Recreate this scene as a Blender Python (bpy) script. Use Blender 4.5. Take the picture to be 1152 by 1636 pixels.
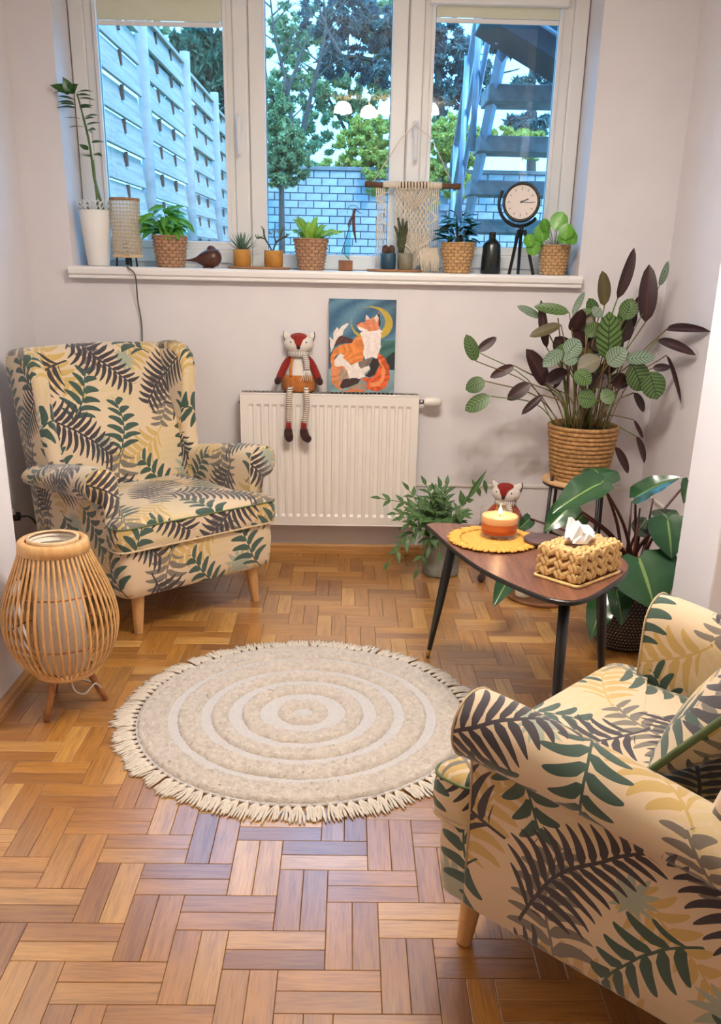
import bpy, bmesh, math, random
import numpy as np
from mathutils import Vector, Matrix, Euler
for o in list(bpy.data.objects): bpy.data.objects.remove(o, do_unlink=True)
SC = bpy.context.scene
COL = SC.collection
PI = math.pi
R = math.radians

# ------------------------------------------------------------------ camera
CAM_H = 1.336
F_PX, PPY = 1451.0, 953.0
PITCH, YAW, ROLL = R(20.45), R(1.03), R(1.186)
_fw = Vector((math.sin(YAW)*math.cos(PITCH), math.cos(YAW)*math.cos(PITCH), -math.sin(PITCH)))
_r0 = Vector((math.cos(YAW), -math.sin(YAW), 0.0)); _u0 = _r0.cross(_fw)
_r = _r0*math.cos(ROLL) + _u0*math.sin(ROLL); _u = _u0*math.cos(ROLL) - _r0*math.sin(ROLL)
cd = bpy.data.cameras.new('camera'); cam = bpy.data.objects.new('camera', cd); COL.objects.link(cam)
cd.sensor_fit = 'HORIZONTAL'; cd.sensor_width = 36.0; cd.lens = F_PX/1152*36.0
cd.shift_y = (PPY-818.0)/1152.0
cd.clip_start = 0.02; cd.clip_end = 200
m = Matrix((_r, _u, -_fw)).transposed().to_4x4(); m.translation = Vector((0, 0, CAM_H)); cam.matrix_world = m
SC.camera = cam
def at(px, py, y):
    """point of the place at depth y (distance from the camera wall) that the photograph shows at px, py"""
    d = _fw + _r*((px-576)/F_PX) + _u*((PPY-py)/F_PX)
    return Vector((0, 0, CAM_H)) + d*(y/d.y)
def atz(px, py, z):
    d = _fw + _r*((px-576)/F_PX) + _u*((PPY-py)/F_PX)
    return Vector((0, 0, CAM_H)) + d*((z-CAM_H)/d.z)

# ------------------------------------------------------------------ world, sun, exposure
wd = bpy.data.worlds.new('sky'); SC.world = wd; wd.use_nodes = True
bg = wd.node_tree.nodes['Background']
bg.inputs['Color'].default_value = (0.16, 0.50, 0.95, 1); bg.inputs['Strength'].default_value = 6.2
sd = bpy.data.lights.new('sun', 'SUN'); sd.energy = 2.4; sd.angle = R(8); sd.color = (1.0, 0.95, 0.85)
sun = bpy.data.objects.new('sun', sd); COL.objects.link(sun); sun.rotation_euler = (R(48), 0, R(32))
SC.view_settings.view_transform = 'Standard'; SC.view_settings.look = 'None'
SC.view_settings.exposure = 0.02; SC.view_settings.gamma = 1.0; SC.view_settings.use_curve_mapping = False

# ------------------------------------------------------------------ node helpers
def lin(r, g, b):
    f = lambda c: (c/255/12.92) if c/255 <= 0.04045 else ((c/255+0.055)/1.055)**2.4
    return (f(r), f(g), f(b), 1.0)
class NT:
    def __init__(s, nt): s.nt = nt; s.n = nt.nodes; s.l = nt.links
    def new(s, t, **k):
        n = s.n.new(t)
        for a, b in k.items(): setattr(n, a, b)
        return n
    def set(s, sock, v):
        if hasattr(v, 'is_output'): s.l.new(v, sock)
        elif isinstance(v, (tuple, list)) and sock.type == 'RGBA' and len(v) == 3: sock.default_value = (*v, 1)
        else: sock.default_value = v
    def math(s, op, a, b=None, c=None, clamp=False):
        n = s.new('ShaderNodeMath', operation=op, use_clamp=clamp)
        s.set(n.inputs[0], a)
        if b is not None: s.set(n.inputs[1], b)
        if c is not None: s.set(n.inputs[2], c)
        return n.outputs[0]
    def mix(s, f, a, b, blend='MIX'):
        n = s.new('ShaderNodeMix', data_type='RGBA', blend_type=blend)
        s.set(n.inputs[0], f); s.set(n.inputs[6], a); s.set(n.inputs[7], b)
        return n.outputs[2]
    def noise(s, vec, scale, detail=3, rough=0.5, dim='3D'):
        n = s.new('ShaderNodeTexNoise', noise_dimensions=dim)
        if vec is not None: s.set(n.inputs['Vector'], vec)
        n.inputs['Scale'].default_value = scale; n.inputs['Detail'].default_value = detail; n.inputs['Roughness'].default_value = rough
        return n.outputs['Fac']
    def ramp(s, f, stops, interp='LINEAR'):
        n = s.new('ShaderNodeValToRGB'); cr = n.color_ramp; cr.interpolation = interp
        while len(cr.elements) < len(stops): cr.elements.new(0.5)
        for e, (p, c) in zip(cr.elements, stops): e.position = p; e.color = c if len(c) == 4 else (*c, 1)
        s.set(n.inputs[0], f); return n.outputs[0]
    def coord(s, which='Object'):
        return s.new('ShaderNodeTexCoord').outputs[which]
    def mapping(s, vec, scale=(1, 1, 1), loc=(0, 0, 0), rot=(0, 0, 0)):
        n = s.new('ShaderNodeMapping'); s.set(n.inputs[0], vec)
        n.inputs['Location'].default_value = loc; n.inputs['Rotation'].default_value = rot; n.inputs['Scale'].default_value = scale
        return n.outputs[0]
    def bump(s, h, strength=0.3, dist=0.01):
        n = s.new('ShaderNodeBump'); s.set(n.inputs['Height'], h)
        n.inputs['Strength'].default_value = strength; n.inputs['Distance'].default_value = dist
        return n.outputs[0]
MATS = {}
def newmat(name):
    m = bpy.data.materials.new(name); m.use_nodes = True; MATS[name] = m
    t = NT(m.node_tree); b = t.n['Principled BSDF']
    return m, t, b
def mat(name, col, rough=0.6, var=0.12, scale=30.0, bump=0.15, metal=0.0, spec=0.5, bdist=0.002, trans=0.0, sheen=0.0, coord='Object', sub=0.0):
    """plain procedural material: colour with a noise variation and a fine bump"""
    m, t, b = newmat(name)
    c = lin(*col)
    v = t.coord(coord)
    n = t.noise(v, scale, 4)
    dark = tuple(x*(1-var) for x in c[:3]) + (1,); lite = tuple(min(1, x*(1+var)) for x in c[:3]) + (1,)
    t.set(b.inputs['Base Color'], t.ramp(n, [(0.3, dark), (0.7, lite)]))
    b.inputs['Roughness'].default_value = rough; b.inputs['Metallic'].default_value = metal
    b.inputs['Specular IOR Level'].default_value = spec
    if trans: b.inputs['Transmission Weight'].default_value = trans
    if sheen: b.inputs['Sheen Weight'].default_value = sheen
    if sub: b.inputs['Subsurface Weight'].default_value = sub; b.inputs['Subsurface Radius'].default_value = (0.01, 0.01, 0.01)
    if bump: t.set(b.inputs['Normal'], t.bump(t.noise(v, scale*4, 3), bump, bdist))
    return m

# ------------------------------------------------------------------ mesh helpers
class MB:
    def __init__(s): s.v = []; s.f = []; s.uv = []; s.m = []
    def face(s, idx, uv=None, mi=0):
        s.f.append(tuple(idx)); s.uv.append(uv); s.m.append(mi)
    def grid(s, P, UV=None, cu=False, cv=False, mi=0, flip=False):
        """P[i][j] positions; cu closes i, cv closes j"""
        nu, nv = len(P), len(P[0]); b = len(s.v)
        for row in P: s.v.extend([tuple(p) for p in row])
        for i in range(nu if cu else nu-1):
            for j in range(nv if cv else nv-1):
                i2, j2 = (i+1) % nu, (j+1) % nv
                q = [b+i*nv+j, b+i2*nv+j, b+i2*nv+j2, b+i*nv+j2]
                uv = None
                if UV is not None: uv = [UV(i, j), UV(i+1, j), UV(i+1, j+1), UV(i, j+1)]
                if flip: q = q[::-1]; uv = uv[::-1] if uv else None
                s.face(q, uv, mi)
        return b
    def box(s, c, d, rot=None, mi=0):
        b = len(s.v); hx, hy, hz = d[0]/2, d[1]/2, d[2]/2
        for sx, sy, sz in ((-1,-1,-1),(1,-1,-1),(1,1,-1),(-1,1,-1),(-1,-1,1),(1,-1,1),(1,1,1),(-1,1,1)):
            p = Vector((sx*hx, sy*hy, sz*hz))
            if rot is not None: p = rot @ p
            s.v.append(tuple(p + Vector(c)))
        for q in ((0,3,2,1),(4,5,6,7),(0,1,5,4),(1,2,6,5),(2,3,7,6),(3,0,4,7)):
            s.face([b+i for i in q], 'box', mi)
        return s
    def lathe(s, prof, n=32, c=(0, 0, 0), mi=0, cap0=False, cap1=False, fn=None):
        """prof = [(r, z)...] from bottom outside upward"""
        P = []
        for r, z in prof:
            row = []
            for k in range(n):
                a = 2*PI*k/n; rr, zz = (r, z) if fn is None else fn(r, z, a)
                row.append((c[0]+rr*math.cos(a), c[1]+rr*math.sin(a), c[2]+zz))
            P.append(row)
        L = [0.0]
        for (r0, z0), (r1, z1) in zip(prof, prof[1:]): L.append(L[-1]+math.hypot(r1-r0, z1-z0))
        rm = max(r for r, z in prof)
        b = s.grid(P, lambda i, j: (j/n*2*PI*rm, L[i]), cv=True, mi=mi, flip=True)
        if cap0: s.face([b+k for k in range(n)][::-1], None, mi)
        if cap1: s.face([b+(len(prof)-1)*n+k for k in range(n)], None, mi)
        return s
    def tube(s, pts, rad, n=8, mi=0, cap=True, flat=1.0, up=None, closed=False):
        pts = [Vector(p) for p in pts]; N = len(pts)
        rr = rad if isinstance(rad, (list, tuple)) else [rad]*N
        P = []; prev = None; L = 0.0; Ls = []
        for i, p in enumerate(pts):
            if closed: t = (pts[(i+1) % N]-pts[i-1])
            else: t = (pts[min(i+1, N-1)]-pts[max(i-1, 0)])
            t = t.normalized() if t.length > 1e-9 else Vector((0, 0, 1))
            if prev is None:
                ref = Vector(up) if up is not None else (Vector((0, 0, 1)) if abs(t.z) < 0.9 else Vector((1, 0, 0)))
                a = (ref - t*ref.dot(t)).normalized()
            else:
                a = prev - t*prev.dot(t); a = a.normalized() if a.length > 1e-6 else prev
            prev = a; bb = t.cross(a)
            if i: L += (pts[i]-pts[i-1]).length
            Ls.append(L)
            P.append([tuple(p + a*(math.cos(2*PI*k/n)*rr[i]*flat) + bb*(math.sin(2*PI*k/n)*rr[i])) for k in range(n)])
        Ls.append(L)
        b = s.grid(P, lambda i, j: (Ls[i], j/n*2*PI*max(rr)), cu=closed, cv=True, mi=mi, flip=True)
        if cap and not closed:
            s.face([b+k for k in range(n)], None, mi); s.face([b+(N-1)*n+k for k in range(n)][::-1], None, mi)
        return s
    def ball(s, c, r, nu=16, nv=10, rot=None, mi=0, fn=None):
        r = r if isinstance(r, (tuple, list)) else (r, r, r)
        P = []
        for i in range(nv+1):
            th = PI*i/nv; th = min(max(th, 0.02), PI-0.02); row = []
            for k in range(nu):
                a = 2*PI*k/nu
                d = Vector((math.sin(th)*math.cos(a), math.sin(th)*math.sin(a), -math.cos(th)))
                if fn: d = fn(d)
                p = Vector((d.x*r[0], d.y*r[1], d.z*r[2]))
                if rot is not None: p = rot @ p
                row.append(tuple(p + Vector(c)))
            P.append(row)
        b = s.grid(P, lambda i, j: (j/nu, i/nv), cv=True, mi=mi, flip=True)
        s.face([b+k for k in range(nu)][::-1], None, mi); s.face([b+nv*nu+k for k in range(nu)], None, mi)
        return s
    def prism(s, poly, h0, h1, plane='xy', mi=0, uvo=(0, 0)):
        """poly = [(a,b)] extruded between h0 and h1 along the third axis; a,b in xy / xz / yz"""
        mk = {'xy': lambda a, b, h: (a, b, h), 'xz': lambda a, b, h: (a, h, b), 'yz': lambda a, b, h: (h, a, b)}[plane]
        n = len(poly); b = len(s.v)
        fa = h0 if callable(h0) else (lambda a, c: h0); fb = h1 if callable(h1) else (lambda a, c: h1)
        for a, c in poly: s.v.append(mk(a, c, fa(a, c)))
        for a, c in poly: s.v.append(mk(a, c, fb(a, c)))
        uv = [(p[0]+uvo[0], p[1]+uvo[1]) for p in poly]
        s.face([b+i for i in range(n)][::-1], uv[::-1], mi); s.face([b+n+i for i in range(n)], uv, mi)
        L = 0.0
        for i in range(n):
            j = (i+1) % n; d = math.dist(poly[i], poly[j]); H = abs(fb(*poly[i])-fa(*poly[i]))
            s.face([b+i, b+j, b+n+j, b+n+i], [(L, 0), (L+d, 0), (L+d, H), (L, H)], mi); L += d
        return s
    def build(s, name, mt, parent=None, loc=None, rot=None, smooth=True, bevel=0, seg=2, sub=0, ang=None, fixn=True, cols=None, wn=False):
        me = bpy.data.meshes.new(name); me.from_pydata(s.v, [], s.f)
        uvl = me.uv_layers.new(name='UVMap'); k = 0; dat = np.zeros((sum(len(f) for f in s.f), 2), np.float32)
        for f, uv in zip(s.f, s.uv):
            if uv == 'box' or uv is None:
                a, b_, c_ = (Vector(s.v[f[i]]) for i in (0, 1, 2)); nn = (b_-a).cross(c_-a)
                ax = max(range(3), key=lambda i: abs(nn[i]))
                for i, vi in enumerate(f):
                    p = s.v[vi]; dat[k+i] = [(p[1], p[2]), (p[0], p[2]), (p[0], p[1])][ax]
            else:
                for i in range(len(f)): dat[k+i] = uv[i]
            k += len(f)
        uvl.data.foreach_set('uv', dat.ravel())
        ml = mt if isinstance(mt, (list, tuple)) else [mt]
        for q in ml: me.materials.append(MATS[q] if isinstance(q, str) else q)
        if len(ml) > 1: me.polygons.foreach_set('material_index', s.m)
        if cols is not None:
            ca = me.color_attributes.new('paint', 'FLOAT_COLOR', 'CORNER'); arr = np.repeat(np.asarray(cols, np.float32), [len(f) for f in s.f], axis=0)
            ca.data.foreach_set('color', arr.ravel())
        if fixn:
            bm = bmesh.new(); bm.from_mesh(me); bmesh.ops.recalc_face_normals(bm, faces=bm.faces); bm.to_mesh(me); bm.free()
        if smooth: me.polygons.foreach_set('use_smooth', [True]*len(me.polygons))
        if ang is not None: me.set_sharp_from_angle(angle=R(ang))
        me.update()
        return link(name, me, parent, loc, rot, bevel, seg, sub)
def link(name, me, parent=None, loc=None, rot=None, bevel=0, seg=2, sub=0):
    o = bpy.data.objects.new(name, me); COL.objects.link(o)
    if parent is not None: o.parent = parent
    if loc is not None: o.location = loc
    if rot is not None: o.rotation_euler = rot
    if bevel:
        q = o.modifiers.new('bevel', 'BEVEL'); q.width = bevel; q.segments = seg; q.limit_method = 'ANGLE'; q.angle_limit = R(35); q.harden_normals = False
    if sub:
        q = o.modifiers.new('sub', 'SUBSURF'); q.levels = sub; q.render_levels = sub
    return o
def tag(o, label, cat, group=None, kind=None):
    o['label'] = label; o['category'] = cat
    if group: o['group'] = group
    if kind: o['kind'] = kind
    return o
def thing(name, label, cat, loc=(0, 0, 0), rz=0.0, group=None, kind=None):
    o = bpy.data.objects.new(name, None); COL.objects.link(o); o.location = loc; o.rotation_euler = (0, 0, rz); o.empty_display_size = 0.05
    return tag(o, label, cat, group, kind)
def copy_tree(o, parent=None):
    c = o.copy(); COL.objects.link(c); c.parent = parent
    for ch in list(o.children): copy_tree(ch, c)
    return c
def circ(r, n, z=0, c=(0, 0), a0=0):
    return [(c[0]+r*math.cos(a0+2*PI*k/n), c[1]+r*math.sin(a0+2*PI*k/n), z) for k in range(n)]
def bez(p0, p1, p2, n=10):
    p0, p1, p2 = Vector(p0), Vector(p1), Vector(p2)
    return [p0*(1-t)**2 + p1*(2*t*(1-t)) + p2*t*t for t in [i/(n-1) for i in range(n)]]
def cat(pts, n=6):
    """Catmull-Rom through pts"""
    pts = [Vector(p) for p in pts]; P = [pts[0]*2-pts[1]] + pts + [pts[-1]*2-pts[-2]]; out = []
    for i in range(1, len(P)-2):
        for k in range(n):
            t = k/n; a, b, c, d = P[i-1], P[i], P[i+1], P[i+2]
            out.append(0.5*((2*b) + (c-a)*t + (2*a-5*b+4*c-d)*t*t + (3*b-a-3*c+d)*t**3))
    out.append(pts[-1]); return out
def rrect(x0, x1, y0, y1, r, n=5):
    out = []
    for cx, cy, a0 in ((x1-r, y0+r, -PI/2), (x1-r, y1-r, 0), (x0+r, y1-r, PI/2), (x0+r, y0+r, PI)):
        for k in range(n+1):
            a = a0 + PI/2*k/n; out.append((cx+r*math.cos(a), cy+r*math.sin(a)))
    return out
def leaf_mesh(name, mt, shape='oval', nw=5, nl=9, fold=0.25, droop=0.2, wave=0.0, w=0.4, tipw=0.0, basew=0.05):
    """unit leaf: base at the origin, tip at y = 1 (before droop), face up +z"""
    mb = MB(); P = []
    for j in range(nl+1):
        t = j/nl
        if shape == 'oval': ww = math.sin(PI*min(1, t**0.9))**0.55
        elif shape == 'heart': ww = (math.sin(PI*(0.18+0.82*t)**0.75))**0.8 if t > 0 else 0.25
        elif shape == 'lance': ww = math.sin(PI*t**0.7)**1.1
        elif shape == 'blade': ww = (1-t)**0.7*min(1, 0.5+3*t)
        else: ww = math.sqrt(max(0, 1-(2*t-1)**2))
        ww = max(ww, 0.03)*w*0.5; row = []
        for i in range(nw+1):
            s_ = 2*i/nw-1
            z = abs(s_)*ww*fold + wave*math.sin(t*16+(1 if s_ > 0 else 0)*1.3)*abs(s_)**2*ww
            z -= droop*t*t; y = t - 0.25*droop*t*t
            if shape == 'heart' and t < 0.2: y -= abs(s_)*0.12*(1-t/0.2)
            row.append((s_*ww, y, z))
        P.append(row)
    mb.grid(P, lambda j, i: (i/nw, j/nl), flip=True)
    me_o = mb.build(name, mt, fixn=False); me = me_o.data; bpy.data.objects.remove(me_o)
    return me
def put_leaf(me, parent, base, tip, width=None, up=(0, 0, 1), name='leaf', roll=0.0, unitw=None):
    """place a unit leaf so that it runs from base to tip; width scales x (unitw: the unit leaf's own width)"""
    base, tip = Vector(base), Vector(tip); y = tip-base; L = y.length; y.normalize(); u = Vector(up)
    z = u - y*u.dot(y)
    if z.length < 1e-4: z = Vector((0, -1, 0)) - y*(-y.y)
    z.normalize(); x = y.cross(z)
    if roll:
        x, z = x*math.cos(roll)+z*math.sin(roll), z*math.cos(roll)-x*math.sin(roll)
    sx = L if width is None else width/unitw
    M = Matrix((x*sx, y*L, z*L)).transposed().to_4x4(); M.translation = base
    o = bpy.data.objects.new(name, me); COL.objects.link(o); o.parent = parent; o.matrix_local = M
    return o
# ------------------------------------------------------------------ materials
mat('paint', (229, 223, 224), 0.85, 0.02, 6, 0.25, bdist=0.0015)
mat('paint_white', (234, 231, 234), 0.8, 0.015, 6, 0.2, bdist=0.001)
mat('ceiling_paint', (240, 238, 234), 0.9, 0.01, 5, 0.1)
mat('pvc', (238, 236, 234), 0.35, 0.01, 8, 0.0)
mat('gasket', (120, 120, 122), 0.6, 0.05, 20, 0.0)
mat('sill_paint', (240, 234, 230), 0.4, 0.015, 8, 0.05)
mat('radiator_white', (238, 230, 222), 0.4, 0.01, 10, 0.0)
mat('radiator_grille', (150, 142, 136), 0.5, 0.05, 20, 0.0)
mat('plastic_white', (230, 224, 214), 0.45, 0.02, 20, 0.0)
mat('black_plastic', (28, 28, 30), 0.45, 0.1, 30, 0.05)
mat('cable_grey', (92, 86, 80), 0.5, 0.05, 30, 0.0)
mat('cable_white', (206, 200, 190), 0.4, 0.02, 30, 0.0)
mat('black_metal', (24, 23, 24), 0.4, 0.1, 40, 0.05)
mat('brass', (190, 150, 80), 0.35, 0.05, 40, 0.0, metal=0.9)
mat('chrome', (190, 190, 190), 0.25, 0.03, 40, 0.0, metal=1.0)
mat('zinc', (150, 152, 142), 0.5, 0.25, 18, 0.15, metal=0.6)
mat('soil', (52, 38, 28), 0.95, 0.4, 60, 0.8, bdist=0.006)
mat('cream_blind', (222, 222, 200), 0.8, 0.02, 20, 0.05)
mat('rug_base', (208, 203, 201), 0.95, 0.06, 90, 0.6, bdist=0.003, sheen=0.2)
mat('rug_tuft', (212, 200, 188), 0.97, 0.14, 60, 0.8, bdist=0.004, sheen=0.3)
mat('rug_fringe', (222, 210, 194), 0.95, 0.08, 80, 0.6, bdist=0.002, sheen=0.2)
mat('rug_dark', (140, 122, 102), 0.95, 0.08, 80, 0.3)
mat('cotton', (236, 226, 212), 0.95, 0.06, 120, 0.5, bdist=0.002)
mat('macrame', (232, 218, 198), 0.95, 0.08, 150, 0.6, bdist=0.002)
mat('seagrass', (186, 146, 98), 0.75, 0.35, 70, 0.4, bdist=0.003)
mat('seagrass_dark', (166, 126, 92), 0.75, 0.35, 70, 0.4, bdist=0.003)
mat('seagrass_brown', (168, 124, 74), 0.75, 0.4, 60, 0.4, bdist=0.003)
mat('hyacinth', (226, 186, 124), 0.65, 0.22, 45, 0.4, bdist=0.003)
mat('hyacinth_dark', (150, 96, 56), 0.7, 0.2, 45, 0.3)
mat('mustard_pot', (186, 130, 52), 0.6, 0.12, 30, 0.1)
mat('blue_pot', (38, 72, 92), 0.45, 0.2, 30, 0.1)
mat('grey_pot', (128, 124, 104), 0.5, 0.15, 30, 0.1)
mat('white_pot', (240, 236, 230), 0.4, 0.02, 10, 0.0)
mat('black_pot', (30, 27, 28), 0.6, 0.2, 60, 0.2)
mat('pot_dot', (150, 128, 110), 0.7, 0.1, 60, 0.1)
mat('bottle_black', (22, 27, 26), 0.25, 0.2, 30, 0.0)
mat('clock_face', (226, 214, 206), 0.6, 0.02, 30, 0.0)
mat('tissue', (244, 244, 246), 0.9, 0.01, 30, 0.2)
mat('wick', (40, 30, 24), 0.9, 0.1, 40, 0)
mat('placemat', (226, 170, 78), 0.9, 0.14, 80, 0.6, bdist=0.003)
mat('lid_wood', (92, 66, 62), 0.5, 0.12, 20, 0.1)
mat('fox_white', (232, 222, 212), 0.95, 0.04, 90, 0.5, bdist=0.002, sheen=0.3)
mat('fox_red', (140, 30, 20), 0.95, 0.15, 90, 0.5, bdist=0.002, sheen=0.2)
mat('fox_maroon', (58, 22, 18), 0.95, 0.15, 90, 0.5, bdist=0.002, sheen=0.2)
mat('fox_brown', (186, 112, 50), 0.95, 0.2, 50, 0.6, bdist=0.003, sheen=0.1)
mat('fox_nose', (40, 22, 18), 0.8, 0.1, 40, 0.1)
mat('steel_galv', (150, 165, 185), 0.45, 0.1, 20, 0.0, metal=0.5)
mat('stair_stone', (124, 126, 128), 0.8, 0.3, 14, 0.3, bdist=0.004)
mat('stair_dark', (60, 66, 74), 0.7, 0.15, 10, 0.1)
mat('coping', (120, 122, 126), 0.85, 0.2, 9, 0.3, bdist=0.01)
mat('mortar', (134, 140, 150), 0.9, 0.15, 20, 0.3)
mat('lawn', (88, 96, 60), 0.95, 0.3, 12, 0.5, bdist=0.02)
mat('bark', (84, 74, 66), 0.9, 0.3, 15, 0.5, bdist=0.02)
mat('fence_post', (156, 152, 150), 0.85, 0.15, 12, 0.2)
mat('canvas_edge', (214, 204, 190), 0.9, 0.05, 40, 0.2)
mat('bird_wood', (82, 42, 24), 0.35, 0.35, 22, 0.05)
mat('driftwood', (104, 70, 48), 0.8, 0.3, 30, 0.4, bdist=0.003)
mat('block_wood', (134, 84, 54), 0.6, 0.25, 25, 0.15)
mat('cork_plate', (166, 118, 78), 0.7, 0.2, 40, 0.2)
mat('tray_wood', (132, 86, 50), 0.55, 0.2, 25, 0.1)
mat('cactus_brown', (92, 66, 52), 0.9, 0.3, 80, 0.6, bdist=0.003)
mat('cactus_green', (70, 76, 48), 0.8, 0.35, 60, 0.5, bdist=0.003)
mat('succulent', (104, 128, 108), 0.55, 0.15, 40, 0.1)
mat('succulent_dark', (66, 76, 62), 0.6, 0.2, 40, 0.1)
mat('stem_green', (96, 118, 60), 0.55, 0.15, 40, 0.05)
mat('stem_brown', (112, 92, 52), 0.6, 0.2, 40, 0.1)
mat('stem_maroon', (74, 34, 30), 0.45, 0.2, 40, 0.05)
mat('stem_dark', (48, 54, 40), 0.6, 0.2, 40, 0.05)

def wood(name, c0, c1, scale=(1, 1, 1), rough=0.45, ring=9.0, coord='Object', bump=0.08):
    m, t, b = newmat(name)
    v = t.mapping(t.coord(coord), scale)
    n = t.noise(v, ring, 5, 0.6); n2 = t.noise(v, ring*5, 3, 0.6)
    f = t.math('ADD', t.math('MULTIPLY', n, 0.7), t.math('MULTIPLY', n2, 0.3))
    t.set(b.inputs['Base Color'], t.ramp(f, [(0.35, lin(*c0)), (0.65, lin(*c1))]))
    b.inputs['Roughness'].default_value = rough
    if bump: t.set(b.inputs['Normal'], t.bump(n2, bump, 0.002))
    return m
wood('leg_wood', (196, 146, 92), (226, 180, 124), (14, 14, 2), 0.45, 3)
wood('bamboo', (206, 152, 92), (232, 186, 126), (20, 20, 2), 0.45, 3)
wood('bamboo_dark', (150, 96, 56), (184, 126, 76), (20, 20, 3), 0.5, 3)
wood('rattan_lamp', (206, 172, 128), (232, 202, 160), (10, 10, 10), 0.55, 6)
wood('table_wood', (96, 60, 48), (146, 98, 74), (14, 1.2, 6), 0.36, 6)
wood('stool_wood', (204, 158, 108), (226, 186, 138), (3, 16, 6), 0.5, 3)
wood('oak_trim', (176, 124, 66), (204, 152, 92), (1.5, 12, 30), 0.45, 3)
wood('oak_trim_y', (176, 124, 66), (204, 152, 92), (12, 1.5, 30), 0.45, 3)
wood('fence_wood', (152, 138, 126), (188, 174, 160), (10, 0.7, 14), 0.85, 3, bump=0.3)
wood('mini_wood', (70, 48, 38), (110, 74, 54), (6, 6, 30), 0.7, 3)

# parquet strips: UV runs along the strip (x) and across it (y)
def parquet(name, per_object):
    m, t, b = newmat(name)
    uv = t.new('ShaderNodeUVMap', uv_map='UVMap').outputs[0]
    if per_object: rnd = t.new('ShaderNodeObjectInfo').outputs['Random']
    else: rnd = t.new('ShaderNodeAttribute', attribute_name='rnd').outputs['Fac']
    off = t.new('ShaderNodeCombineXYZ'); t.set(off.inputs[0], t.math('MULTIPLY', rnd, 37.0)); t.set(off.inputs[1], t.math('MULTIPLY', rnd, 91.0)); t.set(off.inputs[2], t.math('MULTIPLY', rnd, 13.0))
    va = t.new('ShaderNodeVectorMath', operation='ADD'); t.set(va.inputs[0], uv); t.set(va.inputs[1], off.outputs[0])
    st = t.mapping(va.outputs[0], (5, 60, 1)); st2 = t.mapping(va.outputs[0], (14, 260, 1)); st3 = t.mapping(va.outputs[0], (3, 9, 1))
    n1 = t.noise(st, 1.0, 4, 0.6); n2 = t.noise(st2, 1.0, 3, 0.6); n3 = t.noise(st3, 1.0, 2, 0.5)
    base = t.ramp(rnd, [(0.0, lin(150, 98, 42)), (0.2, lin(174, 118, 52)), (0.45, lin(192, 134, 58)), (0.7, lin(168, 114, 50)), (0.88, lin(216, 164, 88)), (1.0, lin(158, 106, 50))])
    g = t.ramp(n1, [(0.3, (0.72, 0.66, 0.60, 1)), (0.5, (1, 1, 1, 1)), (0.75, (1.12, 1.12, 1.1, 1))])
    c = t.mix(1.0, base, g, 'MULTIPLY')
    g2 = t.ramp(n2, [(0.36, (0.74, 0.68, 0.62, 1)), (0.52, (1, 1, 1, 1))])
    c = t.mix(0.8, c, g2, 'MULTIPLY')
    g3 = t.ramp(n3, [(0.3, (0.86, 0.83, 0.8, 1)), (0.7, (1.08, 1.08, 1.06, 1))])
    c = t.mix(1.0, c, g3, 'MULTIPLY')
    t.set(b.inputs['Base Color'], c)
    t.set(b.inputs['Roughness'], t.ramp(n1, [(0.3, (0.36,)*3), (0.7, (0.27,)*3)]))
    b.inputs['Specular IOR Level'].default_value = 0.6; b.inputs['Coat Weight'].default_value = 1.0; b.inputs['Coat Roughness'].default_value = 0.27; b.inputs['Coat IOR'].default_value = 1.95
    t.set(b.inputs['Normal'], t.bump(n2, 0.10, 0.0012))
    return m
parquet('plank_one', True); parquet('plank_many', False)
mat('joint', (70, 44, 26), 0.8, 0.2, 30, 0.1)

# glass
def glass_pane(name, refl=1.5, tint=(0.93, 0.98, 1.0, 1)):
    m = bpy.data.materials.new(name); m.use_nodes = True; MATS[name] = m; t = NT(m.node_tree); t.n.clear()
    out = t.new('ShaderNodeOutputMaterial'); mx = t.new('ShaderNodeMixShader'); tr = t.new('ShaderNodeBsdfTransparent'); gl = t.new('ShaderNodeBsdfGlossy'); fr = t.new('ShaderNodeLayerWeight'); fr.inputs[0].default_value = 0.5; k = t.math('ADD', t.math('MULTIPLY', t.math('POWER', fr.outputs['Facing'], 4.0), 0.6), refl); tr.inputs[0].default_value = tint; gl.inputs['Roughness'].default_value = 0.0; gl.inputs[0].default_value = (1, 1, 1, 1)
    t.l.new(k, mx.inputs[0]); t.l.new(tr.outputs[0], mx.inputs[1]); t.l.new(gl.outputs[0], mx.inputs[2]); t.l.new(mx.outputs[0], out.inputs[0])
    return m
glass_pane('window_glass', 0.035); glass_pane('cup_glass', 0.04, (0.97, 0.97, 0.97, 1)); glass_pane('teal_glass', 0.05, (0.6, 0.86, 0.84, 1))

def emit(name, col, strength):
    m, t, b = newmat(name); b.inputs['Base Color'].default_value = (*col, 1); b.inputs['Emission Color'].default_value = (*col, 1); b.inputs['Emission Strength'].default_value = strength
    return m
emit('shade_glow', (1.0, 0.90, 0.76), 40.0); emit('globe_glow', (1.0, 0.72, 0.42), 48.0); emit('flame', (1.0, 0.72, 0.35), 14.0); emit('sill_lamp_glow', (1.0, 0.86, 0.66), 0.55)
m, t, b = newmat('paper'); out = t.n['Material Output']; tl = t.new('ShaderNodeBsdfTranslucent'); tl.inputs[0].default_value = lin(250, 240, 224); mx = t.new('ShaderNodeMixShader'); mx.inputs[0].default_value = 0.6; b.inputs['Base Color'].default_value = lin(248, 238, 222); b.inputs['Roughness'].default_value = 0.9
t.l.new(b.outputs[0], mx.inputs[1]); t.l.new(tl.outputs[0], mx.inputs[2]); t.l.new(mx.outputs[0], out.inputs[0])
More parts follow.
